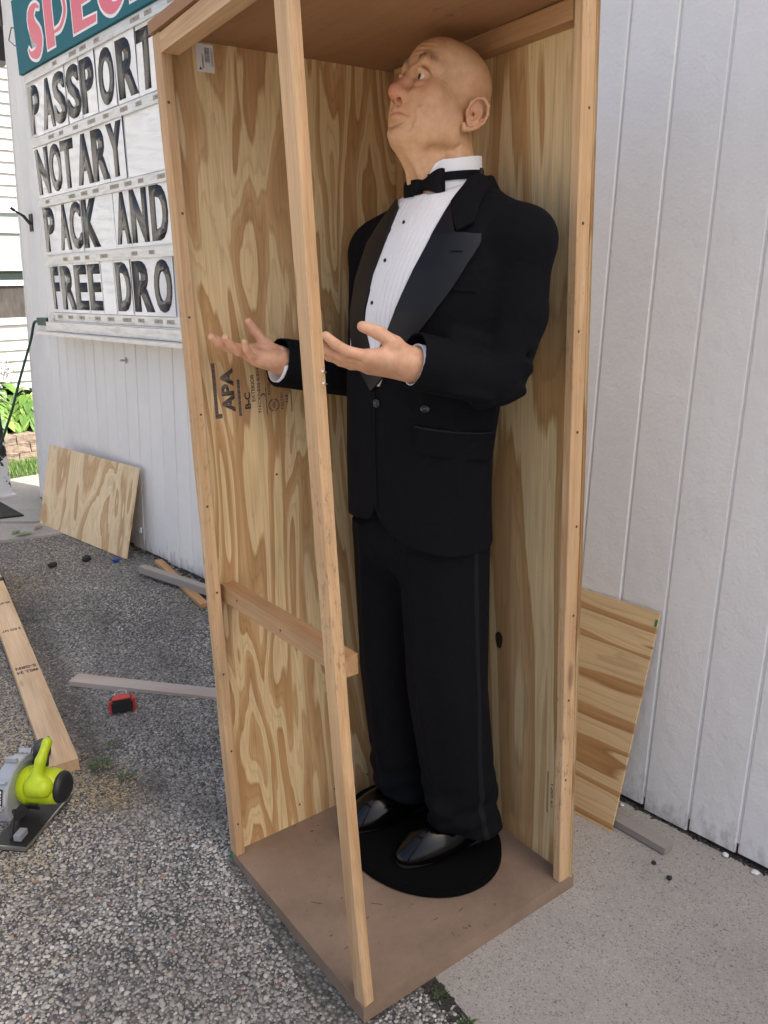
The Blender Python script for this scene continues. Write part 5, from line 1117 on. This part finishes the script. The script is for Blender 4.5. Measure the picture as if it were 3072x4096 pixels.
# bracket
br_ = empty('wall_bracket', BM @ Matrix.Translation((-4.27, 0, 1.78)), 'small black iron bracket arm on the white wall beside the sign', 'bracket')
link('plate', box_mesh('plate', (-.025, -.006, -.05), (.025, 0, .05), .002), br_, MAT['blackpl'])
Geo().tube([(0.012, -.006, -.01), (0.010, -.045, .035), (0.0, -.095, .060)], .006, 6).tube([(-.012, -.006, -.01), (-.012, -.045, .035), (0.0, -.095, .060)], .006, 6).tube([(0, -.095, .060), (0, -.115, .074)], .010, 6).obj('arm', MAT['blackpl'], br_)
tag(Geo().tube([(0, 0, 0), (0, -.012, 0)], .016, 6).tube([(0, -.012, 0), (0, -.035, 0)], .006, 8).obj('wall_bolt', MAT['steel'], None, m=BM @ Matrix.Translation((-3.06, 0, 1.03))), 'single rusty bolt sticking out of the wall under the sign', 'bolt')
gq = Geo(); k = 20
gq.tube([Vector((.011*math.cos(2*math.pi*i/k), -.012, .014*math.sin(2*math.pi*i/k))) for i in range(k+1)], .0042, 8).tube([(0, 0, .012), (0, -.012, .014)], .004, 6)
tag(gq.obj('eye_hook', MAT['signwhite'], None, True, m=BM @ Matrix.Translation((-2.965, 0, .135))), 'small white painted eye hook low on the wall', 'hook')
lan = empty('wall_lantern', Matrix.Translation((-4.70, 1.17, 2.74)), 'dark metal fixture at the top corner of the building', 'lamp')
link('body', box_mesh('body', (-.10, -.06, .03), (.035, .06, .40), .01), lan, MAT['blackpl']); link('cap', box_mesh('cap', (-.12, -.07, 0), (.045, .07, .03), .008), lan, MAT['blackpl'])
Geo().box((.03, -.02, .15), (.22, .02, .25)).obj('mount', MAT['blackpl'], lan)

# ------------------------------------------------------------------ peeling post and rubber mat at the path
b = NB('peeling_post_paint', .55); o = b.coords((1, 1, 1), rnd=False); z_ = b.n('SeparateXYZ', {0: o}).outputs[2]
pe = b.noise(o, 14.0, 5.0, .65); th = b.math('ADD', pe, b.math('MULTIPLY', z_, -.55)); c_ = b.mix(b.ramp(th, [(.34, (0, 0, 0)), (.36, (1, 1, 1))], 'LINEAR'), (.012, .012, .014, 1), (.55, .55, .56, 1))
c_ = b.mix(b.ramp(b.noise(o, 9.0, 3.0), [(.58, (0, 0, 0)), (.64, (.7,)*3)]), c_, (.16, .20, .25, 1)); b.color(c_); b.bump(pe, .5, .004); MAT['peel'] = b.m
post = empty('canopy_post', Matrix.Translation((-4.735, .815, .035)), 'black post with white paint peeling at its foot, at the path edge', 'post')
link('shaft', box_mesh('shaft', (-.055, -.055, .012), (.055, .055, 3.4), .006, 2), post, MAT['peel']); link('foot', box_mesh('foot', (-.075, -.075, 0), (.075, .075, .012), .003), post, MAT['peel'])
b = NB('black_mat', .8, (.012, .012, .013)); b.bump(b.n('TexWave', {'Vector': b.coords((1, 1, 1), rnd=False), 'Scale': 55.0, 'Distortion': 1.0}).outputs[0], .8, .003); MAT['mat'] = b.m
tag(poly_prism('rubber_mat', [(-4.09, .745), (-4.14, .60), (-4.55, .10), (-4.95, .35), (-4.58, .745)], 0, .010, MAT['mat'], None, Matrix.Translation((0, 0, .036)), .002), 'black ribbed rubber mat lying on the concrete path by the post', 'mat')

# ------------------------------------------------------------------ small litter
def lump(name, x_, y_, r, mat, label, cat, z=None, sq=.7, seed=0):
    bm = bmesh.new(); bmesh.ops.create_icosphere(bm, subdivisions=2, radius=r)
    for v in bm.verts: v.co *= 1+.28*mnoise.noise(v.co*(1.6/r)+Vector((seed*5.3,)*3)); v.co.z *= sq
    lo = min(v.co.z for v in bm.verts)
    for v in bm.verts: v.co.z -= lo
    me = bpy.data.meshes.new(name); bm.to_mesh(me); bm.free()
    return tag(link(name, me, None, mat, Matrix.Translation((x_, y_, (GZ(x_, y_)+.001 if z is None else z)))), label, cat)
MAT['tar'] = plain('tar_lump', (.018, .018, .019), .85); MAT['shell'] = plain('shell_white', (.68, .67, .64), .5); MAT['bluecap'] = plain('blue_plastic', (.01, .04, .30), .4)
lump('tar_lump', -3.02, .697, .024, MAT['tar'], 'larger black lump lying just below the pale leaning plywood', 'lump', seed=1); lump('tar_lump', -3.07, .538, .024, MAT['tar'], 'black lump on the asphalt nearest the sawdust', 'lump', sq=.5, seed=2)
lump('bottle_cap', -2.89, .80, .017, MAT['bluecap'], 'small blue plastic cap under the corner of the pale plywood', 'cap', seed=3)
lump('shell_fragment', .267, .972, .008, MAT['shell'], 'white shell fragment at the wall foot nearer the crate', 'shell', -.0075, seed=4); lump('shell_fragment', .345, .966, .010, MAT['shell'], 'white shell fragment at the wall foot at the edge of view', 'shell', -.0075, .4, 5)
lump('pebble', .158, .818, .006, MAT['tar'], 'tiny dark pebble just in front of the batten end', 'pebble', -.0075, seed=6); lump('pebble', .211, .797, .007, MAT['tar'], 'dark pebble on bare concrete farther from the batten', 'pebble', -.0075, seed=7)
lump('white_chip', -.02, .96, .006, MAT['shell'], 'small white chip behind the foot of the banded plywood', 'chip', -.0075, seed=8)
rw = random.Random(21); MAT['weed'] = plain('weed_green', (.055, .11, .025), .6); MAT['moss'] = plain('moss_green', (.035, .06, .018), .8)
def tuft(name, x_, y_, r, n, hgt, label, z=None, mat='weed'):
    G2 = Geo(); z0 = GZ(x_, y_) if z is None else z
    for i in range(n):
        a = rw.uniform(0, 6.28); d_ = r*math.sqrt(rw.random())*.6; L = hgt*rw.uniform(.5, 1.1); lean = rw.uniform(.2, 1.1); p = Vector((math.cos(a)*d_, math.sin(a)*d_, 0)); dr = Vector((math.cos(a)*lean, math.sin(a)*lean, 1)).normalized(); sd = Vector((-math.sin(a), math.cos(a), 0))*rw.uniform(.0010, .0022)
        m1 = p+dr*L*.55; tp = p+dr*L*.9+Vector((math.cos(a), math.sin(a), -.3))*L*.35; G2.add([p-sd*.6, p+sd*.6, m1+sd, m1-sd, tp], [(0, 1, 2, 3), (3, 2, 4)])
    return tag(G2.obj(name, MAT[mat], None, m=Matrix.Translation((x_, y_, z0))), label, 'weed')
tuft('weed_tuft', -1.215, -.012, .045, 60, .028, 'fine green weed tuft beside the end of the long board'); tuft('weed_tuft', -1.110, .018, .028, 36, .022, 'smaller green weed tuft between board end and the crate'); tuft('weed_tuft', .062, .150, .022, 46, .020, 'dark green weed in the joint under the near crate corner', -.012, 'moss'); tuft('weed_tuft', .140, .146, .022, 30, .016, 'tiny green weed farther out along the concrete joint', -.012)
tuft('weed_tuft', -1.30, .06, .03, 30, .02, 'sparse weed beside the long board nearer the tape measure')
G2 = Geo()
for i in range(340):
    t = rw.random(); x_ = -.02+t*.50; y_ = .178-.172*x_-rw.random()**1.5*.035+.004; r = rw.uniform(.002, .006); G2.box((-r, -r*.7, -.004), (r, r*.7, r*.7), Matrix.Translation((x_, y_, -.011)) @ Matrix.Rotation(rw.uniform(0, 6), 4, 'Z'))
tag(G2.obj('joint_dirt', MAT['grit'], None), 'dark dirt filling the joint along the concrete edge', 'dirt', kind='stuff')
def leaf(name, x_, y_, L, label, mat, z):
    pts = [(0, 0), (.25, .16), (.55, .2), (.85, .1), (1, 0), (.85, -.1), (.55, -.2), (.25, -.16)]; v = [(px*L, py*L, .012*math.sin(px*3)+.1*abs(py)*L) for px, py in pts]+[(.5*L, 0, .010)]
    return tag(link(name, pymesh(name, v, [(i, (i+1) % 8, 8) for i in range(8)], True), None, mat, Matrix.Translation((x_, y_, z)) @ zrot(rw.uniform(0, 360))), label, 'leaf')
MAT['leafg'] = plain('fallen_leaf_green', (.10, .17, .04), .6); MAT['leafb'] = plain('fallen_leaf_brown', (.26, .15, .06), .8)
leaf('fallen_leaf', -3.70, .56, .10, 'green leaf lying on the near concrete path edge', MAT['leafg'], .033); leaf('fallen_leaf', -3.80, .62, .08, 'second green leaf lying on the path behind the first', MAT['leafg'], .033); leaf('fallen_leaf', -3.78, .745, .07, 'brown dry leaf under the low corner of the pale plywood', MAT['leafb'], .034)
# sawdust and shavings
G2 = Geo()
for (sx_, sy_, r, n) in ((-1.06, -.03, .09, 150), (-1.16, -.10, .12, 120), (-.96, -.34, .14, 120), (-2.95, .33, .2, 160), (-1.5, -.2, .18, 160), (-.7, -.45, .2, 40)):
    for i in range(n):
        x_ = rw.gauss(sx_, r*.6); y_ = rw.gauss(sy_, r*.45); L = rw.uniform(.002, .006); G2.box((-L, -.0008, 0), (L, .0008, .0010), Matrix.Translation((x_, y_, GZ(x_, y_)+.0042)) @ Matrix.Rotation(rw.uniform(0, 6), 4, 'Z') @ Matrix.Rotation(rw.uniform(-.4, .4), 4, 'Y'))
MAT['dust'] = plain('sawdust', (.50, .38, .21), .9); tag(G2.obj('sawdust', MAT['dust'], None), 'pale sawdust and shavings scattered near saw and board', 'sawdust', kind='stuff')
# ------------------------------------------------------------------ neighbouring house beyond the path
MAT['clap'] = paint('clapboard_white', (.66, .66, .65), .5, .15, .1); MAT['frame_w'] = plain('window_white', (.78, .78, .78), .4)
b = NB('window_glass', .03, (.030, .045, .045)); b.set(Specular_IOR_Level=.8); MAT['glass'] = b.m
b = NB('screen_grey', .6); b.color(b.ramp(b.noise(b.coords((1, 3, 1), rnd=False), 6.0, 4.0), [(.3, (.035, .030, .028)), (.7, (.085, .075, .07))])); MAT['screen'] = b.m
MAT['curtain'] = plain('pale_blind', (.30, .36, .35), .7)
def clap_house(name, m, y0, y1, z0, z1, label, step=.1, win=None, roof=True):
    h = empty(name, m, label, 'house'); n = int((z1-z0)/step)
    v = [(0, y0, 0), (0, y1, 0), (.016, y0, 0), (.016, y1, 0), (.003, y0, step+.004), (.003, y1, step+.004)]
    def cb(ya, yb): return pymesh('clapboard', [(0, ya, .0), (0, yb, .0), (.026, ya, .0), (.026, yb, .0), (.002, ya, step+.012), (.002, yb, step+.012), (0, ya, step+.012), (0, yb, step+.012)], [(0, 1, 3, 2), (2, 3, 5, 4), (4, 5, 7, 6), (0, 2, 4, 6), (1, 7, 5, 3)])
    full = cb(y0, y1); full.materials.append(MAT['clap']); lo_, hi_ = (cb(y0, win[0]-.06), cb(win[1]+.06, y1)) if win else (None, None)
    for q in (lo_, hi_):
        if q: q.materials.append(MAT['clap'])
    for i in range(n):
        z = z0+i*step
        if win and z+step > win[2] and z < win[3]:
            for q in (lo_, hi_): link('clapboard', q, h, None, Matrix.Translation((0, 0, z)))
        else: link('clapboard', full, h, None, Matrix.Translation((0, 0, z)))
    Geo().box((-.25, y0, -.3), (-.001, y1, z1)).obj('wall', MAT['clap'], h)
    if roof: Geo().box((-4.0, y0-.3, z1), (.35, y1+.3, z1+.16)).obj('eave', MAT['frame_w'], h)
    return h
nb = clap_house('clapboard_house', Matrix.Translation((-7.3, 0, 0)), -1.6, 5.0, .22, 4.4, 'white clapboard house with a sash window beyond the path', .1, (1.2, 2.75, 1.10, 2.11))
wn = empty('x', Matrix.Identity(4), 'x', 'x'); bpy.data.objects.remove(wn)
win = Geo().box((.0, 1.16, 1.06), (.030, 2.79, 1.115)).box((0, 1.16, 2.075), (.030, 2.79, 2.13)).box((0, 1.16, 1.06), (.029, 1.215, 2.13)).box((0, 2.735, 1.06), (.029, 2.79, 2.13)).obj('window', MAT['frame_w'], nb)
for (a, b_, mt, xx) in ((1.125, 1.42, 'screen', .004), (1.47, 1.555, 'glass', .006), (1.615, 1.895, 'curtain', .006), (1.925, 2.06, 'curtain', .005)): Geo().box((.001, 1.216, a), (xx, 2.734, b_)).obj('pane', MAT[mt], win)
for (a, b_) in ((1.42, 1.47), (1.555, 1.615), (1.895, 1.925)): Geo().box((.001, 1.216, a), (.024, 2.734, b_)).obj('sash_rail', MAT['frame_w'], win)
# house across the street, seen only mirrored in the sign panels
clap_house('clapboard_house', Matrix.Translation((-13, -15, 0)) @ zrot(90), -14, 14, .2, 4.6, 'white clapboard house across the street mirrored in the letter panels', .14)
# ---- retaining wall of split blocks
b = NB('split_block', .9); n1 = b.noise(b.coords((1, 1, 1)), 30.0, 4.0, .65); oi = b.n('ObjectInfo').outputs['Random']
c_ = b.mix(1.0, b.ramp(n1, [(.3, (.20, .155, .12)), (.7, (.37, .30, .24))]), b.ramp(oi, [(0, (.8, .8, .82)), (1, (1.15, 1.1, 1.05))]), 'MULTIPLY'); b.color(c_); b.bump(n1, .8, .01); MAT['block'] = b.m
rwall = empty('retaining_wall', Matrix.Translation((-5.8, 0, .022)), 'low retaining wall of rough tan blocks below the hosta bed', 'retaining wall')
shapes = []
for s in range(5):
    bm = bmesh.new(); bmesh.ops.create_cube(bm, size=1); bmesh.ops.subdivide_edges(bm, edges=bm.edges, cuts=3, use_grid_fill=True)
    for v in bm.verts:
        v.co = Vector((v.co.x*.20, v.co.y*.192, v.co.z*.070))
        if v.co.x > .09: v.co.x += .014*mnoise.noise(Vector((v.co.y*22, v.co.z*22, s*7.7)))-.35*abs(v.co.y)*.1
    me = bpy.data.meshes.new('block'); bm.to_mesh(me); bm.free(); me.materials.append(MAT['block']); shapes.append(me)
for r in range(3):
    for i in range(18): link('block', shapes[(i*3+r*2) % 5], rwall, None, Matrix.Translation((-.10-.012*r, -.4+i*.2+(r % 2)*.1, .036+r*.074)))
MAT['soil'] = plain('bed_soil', (.05, .035, .025), .95)
tag(Geo().box((-7.28, -.5, -.05), (-5.99, 3.3, .215)).obj('soil_bed', MAT['soil'], None), kind='structure')
# ---- hostas
b = NB('hosta_leaf', .45); cA = b.ramp(b.n('VertexColor', layer_name='Leaf').outputs[0], [(0, (.045, .12, .022)), (.6, (.115, .22, .040)), (1, (.30, .36, .09))]); b.color(cA); b.set(Subsurface_Weight=.0); MAT['hosta'] = b.m
MAT['flower'] = plain('pale_lilac_flower', (.62, .52, .66), .7)
rh = random.Random(31)
def hosta(x_, y_, R, n, label, flowers):
    root = empty('hosta_plant', Matrix.Translation((x_, y_, .21)), label, 'plant', 'hostas in the raised bed'); V = []; F = []; Cc = []
    for i in range(n*2):
        a = rh.uniform(0, 6.28); t = math.sqrt(rh.random()); L = R*rh.uniform(.28, .50); wd = L*rh.uniform(.24, .33); base = Vector((math.cos(a)*R*.10, math.sin(a)*R*.10, .03)); out = Vector((math.cos(a), math.sin(a), 0)); sd = Vector((-math.sin(a), math.cos(a), 0)); rise = (1-t)*1.25+.25; sh = rh.random(); n0 = len(V)
        st_ = base+out*R*.60*t+Vector((0, 0, R*.62*rise))
        for k in range(6):
            u = k/5; c = st_+out*L*u*.9+Vector((0, 0, L*(.28*u-.85*u*u))); w_ = wd*math.sin(math.pi*min(1, u*.92+.08))**.8*(1-.15*u)
            for j in (-1, 0, 1): V.append(tuple(c+sd*w_*j+Vector((0, 0, .16*w_*abs(j))))); Cc.append(min(1, max(0, sh*.8+.25*abs(j)-.1)))
        for k in range(5):
            for j in range(2): q = n0+k*3+j; F.append((q, q+1, q+4, q+3))
    me = pymesh('foliage', V, F, True); at = me.color_attributes.new('Leaf', 'FLOAT_COLOR', 'POINT'); at.data.foreach_set('color', np.repeat(np.array(Cc, np.float32)[:, None], 4, 1).ravel()); link('foliage', me, root, MAT['hosta'])
    g_ = Geo(); gf_ = Geo()
    for i in range(flowers):
        a = rh.uniform(0, 6.28); tp = Vector((math.cos(a)*R*.4, math.sin(a)*R*.4, R*rh.uniform(1.2, 1.7))); g_.tube([(0, 0, .1), tuple(tp*.6+Vector((0, 0, .05))), tuple(tp)], .003, 5)
        for k in range(7): p = tp*(.72+.04*k)+Vector((rh.gauss(0, .015), rh.gauss(0, .015), 0)); gf_.tube([tuple(p), tuple(p+Vector((rh.gauss(0, .02), rh.gauss(0, .02), -.02)))], [.004, .010], 6)
    if flowers: g_.obj('flower_stem', MAT['hosta'], root); gf_.obj('blossoms', MAT['flower'], root)
hosta(-6.25, 1.22, .34, 130, 'bright green hosta nearest the black post, with pale blossoms', 7); hosta(-6.22, 1.62, .36, 150, 'bright green hosta growing next to the building corner', 3); hosta(-6.35, 2.10, .36, 110, 'green hosta partly hidden behind the building corner', 4); hosta(-6.7, 1.45, .40, 110, 'taller green hosta behind, against the clapboard wall', 6); hosta(-6.30, .75, .36, 110, 'green hosta hidden mostly behind the black post', 3)
# ---- lawn strip
MAT['lawn'] = plain('lawn_soil', (.06, .08, .03), .95)
tag(Geo().box((-5.80, -1.2, -.03), (-5.222, 3.2, .030)).obj('lawn', MAT['lawn'], None), kind='structure')
V = []; F = []; Cc = []
for i in range(9000):
    x_ = rh.uniform(-5.80, -5.20); y_ = rh.uniform(.4, 2.6); a = rh.uniform(0, 6.28); L = rh.uniform(.03, .075); ln = rh.uniform(.1, .9); p = Vector((x_, y_, .028)); dr = Vector((math.cos(a)*ln, math.sin(a)*ln, 1)).normalized(); sd = Vector((-math.sin(a), math.cos(a), 0))*.0024; n0 = len(V)
    V += [tuple(p-sd), tuple(p+sd), tuple(p+dr*L)]; F.append((n0, n0+1, n0+2)); Cc += [rh.random()*.8]*3
me = pymesh('grass', V, F); at = me.color_attributes.new('Leaf', 'FLOAT_COLOR', 'POINT'); at.data.foreach_set('color', np.repeat(np.array(Cc, np.float32)[:, None], 4, 1).ravel())
tag(link('grass', me, None, MAT['hosta']), 'short sunlit grass strip in front of the block wall', 'grass', kind='stuff')
